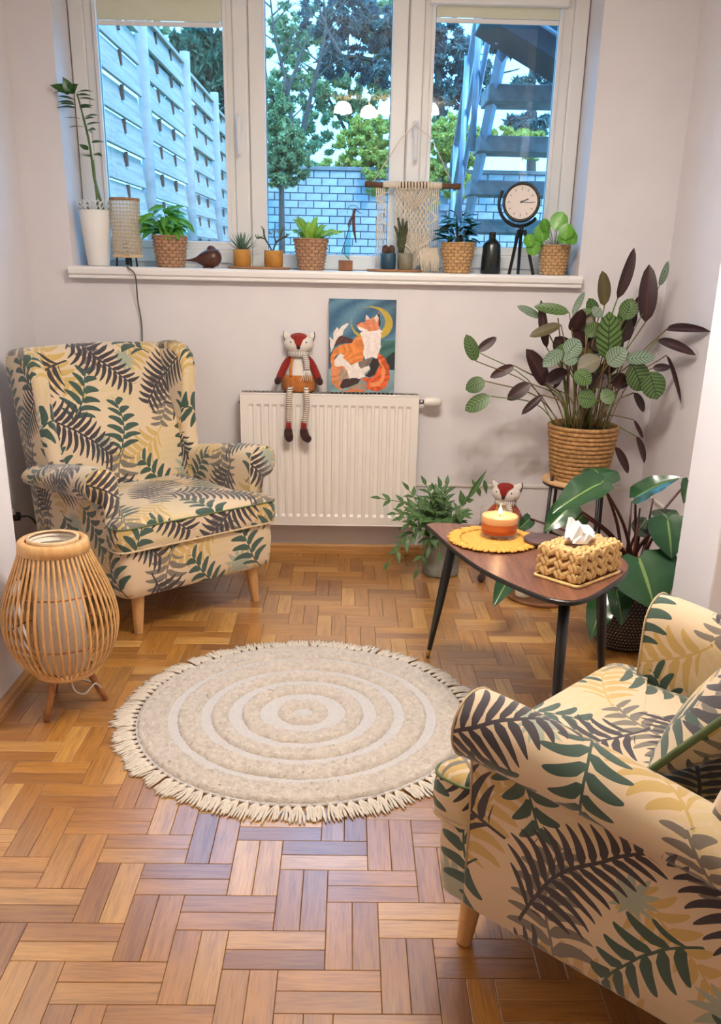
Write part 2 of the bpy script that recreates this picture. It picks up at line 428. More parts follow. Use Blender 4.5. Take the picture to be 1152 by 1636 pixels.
def wax(name, col, glow):
    m, t, b = newmat(name); b.inputs['Base Color'].default_value = lin(*col); b.inputs['Roughness'].default_value = 0.45
    b.inputs['Subsurface Weight'].default_value = 0.4; b.inputs['Subsurface Radius'].default_value = (0.02, 0.01, 0.005); b.inputs['Subsurface Scale'].default_value = 1.0
wax('wax_cream', (226, 176, 120), 0); wax('wax_orange', (206, 104, 46), 0); wax('wax_red', (176, 62, 24), 0); wax('wax_white', (228, 218, 200), 0)

# leaves (UV: u across, v along)
def leafmat(name, c_in, c_out, vein=None, back=None, rough=0.4, stripes=0, spec=0.5, blotch=0.25, trans=0.15):
    m, t, b = newmat(name)
    uv = t.new('ShaderNodeUVMap', uv_map='UVMap').outputs[0]; sp = t.new('ShaderNodeSeparateXYZ'); t.set(sp.inputs[0], uv)
    a = t.math('ABSOLUTE', t.math('SUBTRACT', sp.outputs[0], 0.5))
    n = t.noise(t.coord('Object'), 9, 3)
    rnd = t.new('ShaderNodeObjectInfo').outputs['Random']
    c = t.mix(t.math('MULTIPLY', a, 2.0, clamp=True), lin(*c_in), lin(*c_out))
    br = t.math('ADD', 1-blotch, t.math('ADD', t.math('MULTIPLY', n, blotch), t.math('MULTIPLY', rnd, blotch)))
    cb = t.new('ShaderNodeCombineXYZ')
    for i in range(3): t.set(cb.inputs[i], br)
    c = t.mix(1.0, c, cb.outputs[0], 'MULTIPLY')
    if stripes:
        s = t.math('FRACT', t.math('SUBTRACT', t.math('MULTIPLY', sp.outputs[1], stripes), t.math('MULTIPLY', a, stripes*0.42)))
        c = t.mix(t.math('LESS_THAN', t.math('ABSOLUTE', t.math('SUBTRACT', s, 0.5)), 0.17), c, lin(*vein))
    if vein: c = t.mix(t.math('LESS_THAN', a, 0.025), c, lin(*vein))
    if back:
        g = t.new('ShaderNodeNewGeometry').outputs['Backfacing']; c = t.mix(g, c, lin(*back))
    t.set(b.inputs['Base Color'], c); b.inputs['Roughness'].default_value = rough; b.inputs['Specular IOR Level'].default_value = spec
    if trans: 
        out = t.n['Material Output']; tl = t.new('ShaderNodeBsdfTranslucent'); t.set(tl.inputs[0], c); mx = t.new('ShaderNodeMixShader'); mx.inputs[0].default_value = trans
        t.l.new(b.outputs[0], mx.inputs[1]); t.l.new(tl.outputs[0], mx.inputs[2]); t.l.new(mx.outputs[0], out.inputs[0])
    return m
leafmat('zz_leaf', (52, 98, 42), (44, 84, 38), (80, 124, 60), rough=0.3)
leafmat('pothos_leaf', (116, 186, 70), (78, 152, 54), (140, 200, 96), rough=0.35, trans=0.3)
leafmat('lime_leaf', (164, 204, 84), (140, 186, 66), (190, 220, 120), rough=0.45, trans=0.3)
leafmat('coffee_leaf', (30, 70, 44), (26, 58, 40), (50, 92, 60), rough=0.22, spec=0.6)
leafmat('pilea_leaf', (110, 172, 52), (92, 156, 44), (150, 200, 100), rough=0.3, trans=0.25)
leafmat('calathea_green', (96, 122, 58), (78, 104, 48), (36, 58, 36), back=(58, 34, 32), rough=0.4, stripes=8, trans=0.08)
leafmat('calathea_dark', (62, 34, 32), (48, 26, 28), (84, 50, 44), back=(58, 30, 30), rough=0.45, trans=0.05)
leafmat('calathea_olive', (92, 82, 42), (76, 66, 34), (110, 96, 54), back=(60, 40, 32), rough=0.45, trans=0.1)
leafmat('calathea_pale', (132, 150, 124), (112, 132, 108), (76, 96, 76), back=(70, 50, 44), rough=0.25, stripes=8, spec=0.8, trans=0.05)
leafmat('philo_leaf', (44, 84, 44), (34, 72, 40), (124, 150, 84), back=(52, 44, 38), rough=0.22, spec=0.8, trans=0.05)
leafmat('fern_leaf', (82, 116, 62), (66, 100, 54), (104, 134, 80), rough=0.5, trans=0.1)

# striped knitted cloth (rows along z)
def striped(name, c0, c1, freq, axis=2):
    m, t, b = newmat(name); sp = t.new('ShaderNodeSeparateXYZ'); t.set(sp.inputs[0], t.coord('Object'))
    s = t.math('SINE', t.math('MULTIPLY', sp.outputs[axis], freq*2*PI)); t.set(b.inputs['Base Color'], t.mix(t.math('GREATER_THAN', s, 0.25), lin(*c0), lin(*c1)))
    b.inputs['Roughness'].default_value = 0.95
striped('stripe_leg', (226, 210, 194), (120, 104, 96), 110); striped('stripe_scarf', (222, 212, 202), (140, 130, 126), 140, 0); striped('stripe_scarf_tail', (222, 212, 202), (140, 130, 126), 120, 2)

# foliage outdoors
def folmat(name, c0, c1, c2):
    m, t, b = newmat(name); g = t.new('ShaderNodeObjectInfo'); n = t.noise(t.coord('Object'), 1.6, 3); n2 = t.noise(t.coord('Object'), 14, 2)
    f = t.math('ADD', t.math('MULTIPLY', n, 0.55), t.math('MULTIPLY', n2, 0.45))
    c = t.ramp(f, [(0.3, lin(*c0)), (0.5, lin(*c1)), (0.7, lin(*c2))])
    t.set(b.inputs['Base Color'], c); b.inputs['Roughness'].default_value = 0.7
    out = t.n['Material Output']; tl = t.new('ShaderNodeBsdfTranslucent'); t.set(tl.inputs[0], c); mx = t.new('ShaderNodeMixShader'); mx.inputs[0].default_value = 0.35
    t.l.new(b.outputs[0], mx.inputs[1]); t.l.new(tl.outputs[0], mx.inputs[2]); t.l.new(mx.outputs[0], out.inputs[0])
folmat('fol_pine', (64, 86, 96), (86, 110, 112), (116, 140, 124)); folmat('fol_conifer', (52, 80, 66), (76, 104, 80), (108, 130, 98))
folmat('fol_hedge', (124, 136, 62), (176, 178, 84), (214, 204, 118)); folmat('fol_mid', (96, 120, 92), (132, 152, 106), (172, 184, 126))
# painted bricks
def brickmat():
    m, t, b = newmat('brick'); r = t.new('ShaderNodeObjectInfo').outputs['Random']; n = t.noise(t.coord('Object'), 18, 3)
    c = t.ramp(r, [(0, lin(158, 164, 172)), (0.5, lin(172, 178, 186)), (1, lin(184, 190, 198))]); c = t.mix(1.0, c, t.ramp(n, [(0.3, (0.85,)*3), (0.7, (1.05,)*3)]), 'MULTIPLY')
    t.set(b.inputs['Base Color'], c); b.inputs['Roughness'].default_value = 0.85; t.set(b.inputs['Normal'], t.bump(n, 0.3, 0.01))
brickmat()
# paint on canvas: colours sit in the mesh's own colour layer
m, t, b = newmat('canvas_paint'); ca = t.new('ShaderNodeVertexColor', layer_name='paint'); n = t.noise(t.coord('Object'), 60, 3); st = t.mix(0.5, ca.outputs[0], t.ramp(n, [(0.3, (0.7,)*3), (0.7, (1.15,)*3)]), 'MULTIPLY')
t.set(b.inputs['Base Color'], st); b.inputs['Roughness'].default_value = 0.55; t.set(b.inputs['Normal'], t.bump(n, 0.3, 0.002))

# ---- upholstery: printed palm fronds on cream cotton, in metres of cloth (UV)
TILE = 0.60
def frond_group():
    g = bpy.data.node_groups.new('palm_frond', 'ShaderNodeTree')
    for nm in ('u', 'v', 'cx', 'cy', 'cos', 'sin', 'len', 'bend', 'n', 'k', 'wd'): g.interface.new_socket(nm, in_out='INPUT', socket_type='NodeSocketFloat')
    g.interface.new_socket('mask', in_out='OUTPUT', socket_type='NodeSocketFloat')
    t = NT(g); gi = t.new('NodeGroupInput'); go = t.new('NodeGroupOutput'); I = gi.outputs; M = t.math
    def wrap(a, c): return M('MULTIPLY', M('SUBTRACT', M('FRACT', M('ADD', M('DIVIDE', M('SUBTRACT', a, c), TILE), 0.5)), 0.5), TILE)
    dx, dy = wrap(I['u'], I['cx']), wrap(I['v'], I['cy'])
    a = M('DIVIDE', M('ADD', M('MULTIPLY', dx, I['cos']), M('MULTIPLY', dy, I['sin'])), I['len'])
    bb = M('DIVIDE', M('SUBTRACT', M('MULTIPLY', dy, I['cos']), M('MULTIPLY', dx, I['sin'])), I['len'])
    v = M('ADD', a, 0.5)
    x = M('SUBTRACT', bb, M('MULTIPLY', I['bend'], M('MULTIPLY', a, a)))
    s = M('ABSOLUTE', x); sg = M('SIGN', x)
    v0 = M('ADD', M('SUBTRACT', v, M('MULTIPLY', I['k'], s)), M('MULTIPLY', M('MULTIPLY', s, s), 1.3))
    v0c = M('MINIMUM', M('MAXIMUM', v0, 0.0), 1.0)
    env = M('MULTIPLY', M('MINIMUM', M('ADD', M('MULTIPLY', v0c, 3.0), 0.45), 1.0), M('SUBTRACT', 1.0, M('MULTIPLY', v0c, 0.62)))
    r = M('DIVIDE', s, M('MULTIPLY', env, I['wd']))
    hw = M('MULTIPLY', M('MULTIPLY', M('SQRT', M('MAXIMUM', M('SUBTRACT', 1.0, r), 0.0)), 0.43), M('MINIMUM', M('ADD', M('MULTIPLY', r, 3.5), 0.35), 1.0))
    ph = M('ABSOLUTE', M('SUBTRACT', M('FRACT', M('ADD', M('MULTIPLY', v0, I['n']), M('MULTIPLY', sg, 0.2))), 0.5))
    inside = M('MULTIPLY', M('GREATER_THAN', v0, 0.04), M('LESS_THAN', v0, 1.0))
    leafm = M('MULTIPLY', M('LESS_THAN', ph, hw), inside)
    ra = M('MULTIPLY', M('LESS_THAN', s, 0.011), M('MULTIPLY', M('GREATER_THAN', v, -0.08), M('LESS_THAN', v, 1.0)))
    t.set(go.inputs[0], M('MAXIMUM', leafm, ra))
    return g
def fan_group():
    g = bpy.data.node_groups.new('palm_fan', 'ShaderNodeTree')
    for nm in ('u', 'v', 'cx', 'cy', 'rot', 'rad', 'n'): g.interface.new_socket(nm, in_out='INPUT', socket_type='NodeSocketFloat')
    g.interface.new_socket('mask', in_out='OUTPUT', socket_type='NodeSocketFloat')
    t = NT(g); gi = t.new('NodeGroupInput'); go = t.new('NodeGroupOutput'); I = gi.outputs; M = t.math
    def wrap(a, c): return M('MULTIPLY', M('SUBTRACT', M('FRACT', M('ADD', M('DIVIDE', M('SUBTRACT', a, c), TILE), 0.5)), 0.5), TILE)
    dx, dy = wrap(I['u'], I['cx']), wrap(I['v'], I['cy'])
    ang = M('ADD', M('ARCTAN2', dy, dx), I['rot']); rr = M('DIVIDE', M('SQRT', M('ADD', M('MULTIPLY', dx, dx), M('MULTIPLY', dy, dy))), I['rad'])
    rr2 = M('DIVIDE', rr, M('ADD', 0.78, M('MULTIPLY', M('COSINE', M('ADD', ang, I['rot'])), 0.22)))
    ph = M('ABSOLUTE', M('SUBTRACT', M('FRACT', M('MULTIPLY', ang, M('DIVIDE', I['n'], 2*PI))), 0.5))
    hw = M('MULTIPLY', M('MAXIMUM', M('MINIMUM', M('MULTIPLY', M('SUBTRACT', 1.0, rr2), 0.9), 0.5), 0.0), M('MAXIMUM', M('SUBTRACT', 1.35, M('MULTIPLY', rr2, 0.6)), 0.0))
    t.set(go.inputs[0], M('MULTIPLY', M('LESS_THAN', ph, hw), M('LESS_THAN', rr2, 1.0)))
    return g
def fabric(name):
    m, t, b = newmat(name); fg, ng = frond_group(), fan_group()
    uv = t.new('ShaderNodeUVMap', uv_map='UVMap').outputs[0]; sp = t.new('ShaderNodeSeparateXYZ'); 
    nz = t.new('ShaderNodeTexNoise'); t.set(nz.inputs['Vector'], uv); nz.inputs['Scale'].default_value = 9; nz.inputs['Detail'].default_value = 1
    wv = t.new('ShaderNodeVectorMath', operation='MULTIPLY_ADD'); t.set(wv.inputs[0], nz.outputs['Color']); wv.inputs[1].default_value = (0.02, 0.02, 0); t.set(wv.inputs[2], uv)
    t.set(sp.inputs[0], wv.outputs[0]); U, V = sp.outputs[0], sp.outputs[1]
    cream = lin(222, 198, 164); mustard = lin(206, 172, 104); char = lin(62, 54, 60); green = lin(60, 84, 72); sage = lin(166, 172, 152); taupe = lin(126, 116, 104); pale = lin(218, 196, 150)
    c = cream
    L = [  # kind, cx, cy, angle deg, length, colour, bend, n, k, wd
        ('f', .06, .47, 70, .26, pale, .3, 9, .7, .34), ('f', .46, .10, 115, .25, pale, -.4, 8, .7, .34),
        ('f', .25, .17, -60, .28, mustard, .5, 8, .75, .36), ('f', .52, .42, 200, .26, mustard, -.5, 8, .75, .36), ('f', .02, .22, 30, .22, mustard, .4, 7, .8, .36),
        ('f', .40, .30, -95, .27, taupe, .45, 8, .6, .40), ('f', .10, .02, 250, .24, taupe, -.4, 8, .6, .40),
        ('n', .35, .47, 0.5, .075, sage, 0, 13, 0, 0), ('n', .14, .31, 2.2, .085, sage, 0, 13, 0, 0), ('n', .55, .20, 4.0, .07, sage, 0, 12, 0, 0),
        ('f', .17, .40, 110, .24, green, -.4, 6, .75, .40), ('f', .47, .53, 80, .22, green, .4, 6, .75, .42), ('f', .33, .06, 60, .23, green, .3, 6, .8, .42), ('f', .58, .30, 130, .22, green, -.3, 6, .8, .40),
        ('f', .27, .53, -35, .34, char, -.35, 14, .62, .38), ('f', .13, .13, 215, .33, char, .35, 13, .62, .38), ('f', .44, .20, -50, .32, char, .3, 13, .65, .38)]
    for q in L:
        n = t.new('ShaderNodeGroup'); n.node_tree = fg if q[0] == 'f' else ng
        t.set(n.inputs['u'], U); t.set(n.inputs['v'], V); n.inputs['cx'].default_value = q[1]; n.inputs['cy'].default_value = q[2]
        if q[0] == 'f':
            n.inputs['cos'].default_value = math.cos(R(q[3])); n.inputs['sin'].default_value = math.sin(R(q[3])); n.inputs['len'].default_value = q[4]
            n.inputs['bend'].default_value = q[6]; n.inputs['n'].default_value = q[7]; n.inputs['k'].default_value = q[8]; n.inputs['wd'].default_value = q[9]
        else:
            n.inputs['rot'].default_value = q[3]; n.inputs['rad'].default_value = q[4]; n.inputs['n'].default_value = q[7]
        c = t.mix(n.outputs[0], c, q[5])
    wn = t.noise(t.mapping(uv, (900, 900, 1)), 1.0, 2)
    c = t.mix(0.35, c, t.ramp(wn, [(0.3, (0.8,)*3), (0.7, (1.1,)*3)]), 'MULTIPLY')
    t.set(b.inputs['Base Color'], c); b.inputs['Roughness'].default_value = 0.85; b.inputs['Sheen Weight'].default_value = 0.4
    t.set(b.inputs['Normal'], t.bump(wn, 0.25, 0.001))
fabric('palm_fabric')
mat('piping_cream', (206, 182, 146), 0.85, 0.1, 60, 0.2); mat('piping_green', (98, 112, 74), 0.85, 0.1, 60, 0.2)

def weave(name, c, dk):
    m, t, b = newmat(name); uv = t.new('ShaderNodeUVMap', uv_map='UVMap').outputs[0]; sp = t.new('ShaderNodeSeparateXYZ'); t.set(sp.inputs[0], uv)
    u, v = sp.outputs[0], sp.outputs[1]; fl = t.math('FLOOR', v); u2 = t.math('ADD', u, t.math('MULTIPLY', fl, 0.5))
    fx = t.math('ABSOLUTE', t.math('SUBTRACT', t.math('FRACT', u2), 0.5)); fy = t.math('ABSOLUTE', t.math('SUBTRACT', t.math('FRACT', v), 0.5))
    d = t.math('MAXIMUM', fx, t.math('MULTIPLY', fy, 1.0)); n = t.noise(t.coord('Object'), 70, 3)
    c1 = t.ramp(n, [(0.3, tuple(x*0.72 for x in lin(*c)[:3])), (0.7, tuple(min(1, x*1.2) for x in lin(*c)[:3]))])
    t.set(b.inputs['Base Color'], t.mix(t.ramp(d, [(0.36, (0, 0, 0)), (0.5, (1, 1, 1))]), c1, lin(*dk))); b.inputs['Roughness'].default_value = 0.75
weave('weave_light', (200, 158, 108), (132, 92, 58)); weave('weave_grey', (180, 138, 104), (118, 80, 60))
# ------------------------------------------------------------------ room shell
YW = 4.186; XL, XR = -1.385, 1.385; PL, PR = -1.056, 1.075; YP = 2.80; CEIL = 2.72; ZS = 1.28
XN, YN = 1.50, 2.50
OX0, OX1, OZ1 = -1.197, 0.995, 2.46
def struct(name, mb, mt, label, **k):
    return tag(mb.build(name, mt, **k), label, 'structure' if 'wall' not in name else 'wall', kind='structure')
def slab(x0, x1, y0, y1, z0, z1, mb=None):
    mb = mb or MB(); mb.box(((x0+x1)/2, (y0+y1)/2, (z0+z1)/2), (x1-x0, y1-y0, z1-z0)); return mb
mb = slab(-1.75, 1.75, YW, 4.60, -0.1, ZS-0.045); slab(-1.75, OX0, YW, 4.60, ZS-0.045, CEIL, mb); slab(OX1, 1.75, YW, 4.60, ZS-0.045, CEIL, mb); slab(OX0, OX1, YW, 4.60, OZ1, CEIL, mb)
struct('wall_back', mb, 'paint', 'off-white plaster wall with the wide window opening', smooth=False)
struct('wall_left', slab(-1.75, XL, YP, YW, -0.1, CEIL), 'paint', 'plaster side wall in the recess behind the left armchair', smooth=False)
struct('wall_right', slab(XR, 1.75, YP, YW, -0.1, CEIL), 'paint', 'plaster side wall in the recess behind the potted plants', smooth=False)
struct('wall_left_pier', slab(-1.75, PL, -2.2, YP, -0.1, CEIL), 'paint_white', 'white wall pier beside the rattan floor lamp', smooth=False, bevel=0.006)
struct('wall_right_near', slab(XN, 1.75, -2.2, YN, -0.1, CEIL), 'paint_white', 'white side wall behind the right armchair', smooth=False)
struct('wall_right_pier', slab(PR, 1.75, YN, YP, -0.1, CEIL), 'paint_white', 'white wall pier behind the right armchair', smooth=False, bevel=0.006)
struct('wall_rear', slab(-1.75, 1.75, -2.5, -2.2, -0.1, CEIL), 'paint', 'plaster wall at the other end of the room', smooth=False)
tag(slab(-1.75, 1.75, -2.5, 4.60, CEIL, CEIL+0.2).build('ceiling', 'ceiling_paint', smooth=False), 'white painted ceiling above the room', 'ceiling', kind='structure')
floor = tag(slab(-1.75, 1.75, -2.5, 4.60, -0.12, -0.004).build('floor', 'joint', smooth=False), 'double herringbone oak parquet floor', 'floor', kind='structure')
# baseboards
def board(name, p0, p1, label, mt, d=0.016, hgt=0.045):
    (x0, y0), (x1, y1) = p0, p1; mb = MB(); ln = math.dist(p0, p1); a = math.atan2(y1-y0, x1-x0)
    prof = [(0, 0), (d*1.35, 0), (d*1.35, hgt*0.35), (d, hgt*0.42), (d, hgt*0.82), (d*0.55, hgt), (0, hgt)]
    P = [[(x, -y, z) for y, z in prof] for x in (0, ln)]; mb.grid(P, cv=True); mb.face(list(range(7))); mb.face(list(range(7, 14))[::-1])
    return tag(mb.build(name, mt, loc=(x0, y0, 0.0005), rot=(0, 0, a), smooth=False), label, 'baseboard', kind='structure')
board('baseboard_back', (XL, YW), (XR, YW), 'oak baseboard under the radiator', 'oak_trim')
board('baseboard_left', (XL, YP), (XL, YW-0.02), 'oak baseboard in the recess behind the left armchair', 'oak_trim')
board('baseboard_left_pier', (PL, -2.2), (PL, YP+0.015), 'oak baseboard along the pier by the rattan floor lamp', 'oak_trim', 0.018, 0.04)
board('baseboard_right', (XR, YW-0.02), (XR, YP), 'oak baseboard in the recess behind the potted plants', 'oak_trim')
board('baseboard_right_pier', (PR, YP+0.015), (PR, YN-0.015), 'oak baseboard along the pier behind the right armchair', 'oak_trim', 0.018, 0.04)
# thin white cable duct on the wall, right of the radiator
mb = slab(0.30, XR, YW-0.008, YW, 0.336, 0.346); slab(XR-0.008, XR, YP+0.3, YW, 0.336, 0.346, mb)
tag(mb.build('trim_2', 'plastic_white', smooth=False), 'thin white cable duct low on the wall behind the plants', 'duct', kind='structure')

# ------------------------------------------------------------------ parquet: double herringbone
PW, PLn = 0.1120, 0.2047; GAP = 0.0011; TH = 0.004
ox, oy = -0.4277*CAM_H, 1.3304*CAM_H
rects = []
for i in range(-60, 61):
    for j in range(-30, 31):
        x, y = ox+i*PW+j*PLn, oy-i*PW+j*PLn
        for s in (0, 1):
            rects.append((x, x+PLn, y+s*PW/2, y+(s+1)*PW/2, 0)); rects.append((x+PLn+s*PW/2, x+PLn+(s+1)*PW/2, y, y+PLn, 1))
def clip(r):
    x0, x1, y0, y1, o = r; cx, cy = (x0+x1)/2, (y0+y1)/2
    lo = PL if cy < YP else XL; hi = XR if cy > YP else (PR if cy > YN else XN)
    if cy < 0.55 or cx < lo-0.1 or cx > hi+0.1 or cy > YW+0.1: return None
    x0, x1, y1 = max(x0, lo), min(x1, hi), min(y1, YW)
    if x1-x0 < 0.006 or y1-y0 < 0.006: return None
    return (x0, x1, y0, y1, o, (x0, x1, y0, y1) != r[:4])
RUGC = (-0.126, 2.517)
def plank_block(mb, x0, x1, y0, y1):
    g = GAP/2; b = 0.0012
    a = [(x0+g, y0+g), (x1-g, y0+g), (x1-g, y1-g), (x0+g, y1-g)]; c = [(x0+g+b, y0+g+b), (x1-g-b, y0+g+b), (x1-g-b, y1-g-b), (x0+g+b, y1-g-b)]
    k = len(mb.v); mb.v += [(p[0], p[1], -0.0035) for p in a] + [(p[0], p[1], -0.0008) for p in a] + [(p[0], p[1], 0) for p in c]
    cx, cy = (x0+x1)/2, (y0+y1)/2; lng = (x1-x0) >= (y1-y0)
    def uv(i): p = mb.v[i]; return (p[0]-cx, p[1]-cy) if lng else (p[1]-cy, p[0]-cx)
    for q in [(8, 9, 10, 11)]+[(i, (i+1) % 4, 4+(i+1) % 4, 4+i) for i in range(4)]+[(4+i, 4+(i+1) % 4, 8+(i+1) % 4, 8+i) for i in range(4)]:
        ids = [k+i for i in q]; mb.face(ids, [uv(i) for i in ids])
good = [r for r in map(clip, rects) if r]
def shown(r):
    cx, cy = (r[0]+r[1])/2, (r[2]+r[3])/2
    if r[5] or cy < 1.12: return 99
    if math.dist((cx, cy), RUGC) < 0.52: return 50+cy
    if cx > 0.33+max(0, 1.62-cy)*0.9*0 and cy < 1.75 and cx > 0.36: return 40+cy
    d = cy
    if abs(cx) > 0.42*cy+0.1: return 60
    return d
good.sort(key=shown)
mA = MB(); plank_block(mA, -PLn/2, PLn/2, -PW/4, PW/4); tmp = mA.build('plank', 'plank_one', smooth=False, fixn=False); plank_me = tmp.data; bpy.data.objects.remove(tmp)
for r in good[:300]:
    o = bpy.data.objects.new('plank', plank_me); COL.objects.link(o); o.parent = floor; o.location = ((r[0]+r[1])/2, (r[2]+r[3])/2, 0); o.rotation_euler = (0, 0, PI/2 if r[4] else 0)
mb = MB(); rv = []; rng = random.Random(5)
for r in good[300:]:
    n0 = len(mb.f); plank_block(mb, *r[:4]); rv += [rng.random()]*(len(mb.v)-len(rv))
rest = mb.build('planks', 'plank_many', floor, smooth=False, fixn=False); rest['kind'] = 'stuff'
at_ = rest.data.attributes.new('rnd', 'FLOAT', 'POINT'); at_.data.foreach_set('value', rv)
# floor of the room's unseen end
tag(slab(-1.06, 1.5, -2.2, 0.5, -0.0035, 0).build('floor_far_end', 'block_wood', smooth=False), 'plain wooden floor at the other end of the room', 'floor', kind='structure')

# ------------------------------------------------------------------ window sill
mb = MB(); prof = [(0.0, 0.0), (-0.043, 0.0), (-0.049, -0.004), (-0.051, -0.012), (-0.050, -0.029), (-0.046, -0.033), (-0.040, -0.034), (-0.040, -0.037), (-0.044, -0.039), (-0.044, -0.047), (-0.038, -0.050), (0, -0.050)]
sx0, sx1 = -1.205, 1.005
P = [[(x, YW+y*1.0, ZS+z) for y, z in prof] for x in (sx0, sx1)]; mb.grid(P, cv=True); n = len(prof); mb.face(list(range(n))); mb.face(list(range(n, 2*n))[::-1])
mb.box(((OX0+OX1)/2, (YW+4.46)/2, ZS-0.022), (OX1-OX0-0.001, 4.46-YW, 0.044))
tag(mb.build('trim_1', 'sill_paint', smooth=False, bevel=0.002), 'white painted window sill lined with plants', 'window sill', kind='structure')

# ------------------------------------------------------------------ windows
def frame_rect(mb, x0, x1, z0, z1, w, y0, y1):
    w = w if isinstance(w, tuple) else (w, w, w, w)   # left right bottom top
    slab(x0, x0+w[0], y0, y1, z0, z1, mb); slab(x1-w[1], x1, y0, y1, z0, z1, mb)
    slab(x0+w[0], x1-w[1], y0, y1, z0, z0+w[2], mb); slab(x0+w[0], x1-w[1], y0, y1, z1-w[3], z1, mb)
    return mb
def window(n, x0, x1, px0, px1, label, sash=True, handle=None):
    w = thing('window_%d' % n, label, 'window', (0, 0, 0), kind='structure')
    pz0 = 1.393 if sash else 1.346
    frame_rect(MB(), x0, x1, ZS, OZ1, 0.028, 4.435, 4.52).build('frame', 'pvc', w, smooth=False, bevel=0.003)
    if sash:
        a, b = x0+0.003, x1-0.003
        frame_rect(MB(), a, b, ZS+0.022, OZ1-0.01, (0.062, 0.062, 0.055, 0.06), 4.415, 4.49).build('sash', 'pvc', w, smooth=False, bevel=0.006, seg=3)
        frame_rect(MB(), a+0.0615, b-0.0615, ZS+0.0765, OZ1-0.0695, (px0-a-0.0615, b-0.0615-px1, pz0-ZS-0.0765, 0.03), 4.425, 4.485).build('glazing_bead', 'pvc', w, smooth=False, bevel=0.005)
        mb = MB(); frame_rect(mb, px0-0.004, px1+0.004, pz0-0.004, 2.365, 0.006, 4.440, 4.462).build('gasket', 'gasket', w, smooth=False)
        slab(px0-0.006, px1+0.006, 4.449, 4.453, pz0-0.006, 2.37).build('pane', 'window_glass', w, smooth=False)
    else:
        frame_rect(MB(), x0+0.001, x1-0.001, ZS+0.002, OZ1-0.01, (px0-x0-0.001, x1-0.001-px1, pz0-ZS-0.002, 0.06), 4.425, 4.50).build('fixed_frame', 'pvc', w, smooth=False, bevel=0.006, seg=3)
        mb = MB(); frame_rect(mb, px0-0.004, px1+0.004, pz0-0.004, OZ1-0.065, 0.006, 4.452, 4.474).build('gasket', 'gasket', w, smooth=False)
        slab(px0-0.006, px1+0.006, 4.461, 4.465, pz0-0.006, OZ1-0.066).build('pane', 'window_glass', w, smooth=False)
    if handle:
        hx, z0, z1 = handle
        h = slab(hx-0.013, hx+0.013, 4.403, 4.4155, z1-0.055, z1+0.012).build('handle', 'pvc', w, bevel=0.005, seg=3)
        MB().tube([(hx, 4.405, z1-0.015), (hx, 4.372, z1-0.015)], 0.009, 10).build('spindle', 'pvc', h)
        MB().tube([(hx, 4.372, z1-0.004), (hx, 4.368, z1-0.03), (hx, 4.370, z0+0.02), (hx, 4.374, z0)], [0.010, 0.0105, 0.009, 0.008], 12).build('lever', 'pvc', h)
    return w
window(1, -1.196, -0.446, -1.083, -0.545, 'left white casement window looking onto the grey fence', True, (-0.487, 1.745, 1.90))
window(2, -0.4455, 0.2355, -0.375, 0.166, 'middle fixed white window looking onto trees and the brick wall', False)
window(3, 0.236, 0.994, 0.340, 0.873, 'right white casement window looking onto the outdoor stairs', True, (0.277, 1.735, 1.885))
def blind(x0, x1, cas_z, z0, label):
    b = thing('roller_blind', label, 'blind', ((x0+x1)/2, 4.40, 2.33), group='roller blinds on the casements')
    X = (x1-x0)/2
    MB().prism([(-0.022, 0.0), (0.018, 0.0), (0.018, 0.058), (-0.010, 0.062), (-0.022, 0.045)], -X-0.03, X+0.03, 'yz').build('cassette', 'pvc', b, loc=(0, -0.008, cas_z-2.33), smooth=False, bevel=0.004)
    slab(-X, X, 0.0165, 0.0185, z0-2.33+0.02, 0.03).build('blind_cloth', 'cream_blind', b, smooth=False)
    slab(-X, X, 0.0140, 0.0210, z0-2.33, z0-2.33+0.018).build('bottom_bar', 'pvc', b, smooth=False, bevel=0.002)
    for s in (-1, 1): slab(s*(X+0.010)-0.008, s*(X+0.010)+0.008, 0.010, 0.0245, -0.93, 0.0).build('guide_rail', 'pvc', b, smooth=False, bevel=0.002)
blind(-1.075, -0.553, 2.335, 2.229, 'cream roller blind rolled up over the fence view'); blind(0.348, 0.865, 2.328, 2.268, 'cream roller blind rolled up over the stairs view')

# ------------------------------------------------------------------ radiator
rx0, rx1, rz0, rz1, ry = -0.479, 0.316, 0.165, 0.765, 4.085
rad = thing('radiator', 'white ribbed panel radiator under the window sill', 'radiator', ((rx0+rx1)/2, ry, 0))
W2 = (rx1-rx0)/2; n = 21; per = (2*W2-0.055)/n; xs = [-W2]; ds = [0.0]
for k in range(n):
    c = -W2+0.0275+per*(k+0.5)
    for dx, d in ((-0.34, 0), (-0.24, 1), (0.24, 1), (0.34, 0)): xs.append(c+dx*per); ds.append(d)
xs.append(W2); ds.append(0.0)
zs = [rz0, rz0+0.040, rz0+0.052, rz1-0.058, rz1-0.046, rz1]; zd = [0, 0, 1, 1, 0, 0]
P = [[(x, 0.007*d*e, z) for x, d in zip(xs, ds)] for z, e in zip(zs, zd)]
mb = MB(); mb.grid(P, flip=True); mb.build('front_panel', 'radiator_white', rad, smooth=True, ang=25, fixn=False)
mb = slab(-W2, W2, 0.075, 0.082, rz0, rz1-0.005); mb.build('back_panel', 'radiator_white', rad, smooth=False)
for s in (-1, 1): slab(s*W2-(0.003 if s > 0 else 0.001), s*W2+(0.001 if s > 0 else 0.003), -0.003, 0.084, rz0-0.002, rz1+0.002).build('side_cover', 'radiator_white', rad, smooth=False, bevel=0.002)
slab(-W2, W2, -0.002, 0.004, rz1-0.004, rz1+0.003).build('top_edge', 'radiator_white', rad, smooth=False, bevel=0.0015)
slab(-W2, W2, -0.002, 0.004, rz0-0.003, rz0+0.003).build('bottom_edge', 'radiator_white', rad, smooth=False, bevel=0.0015)
mb = MB()
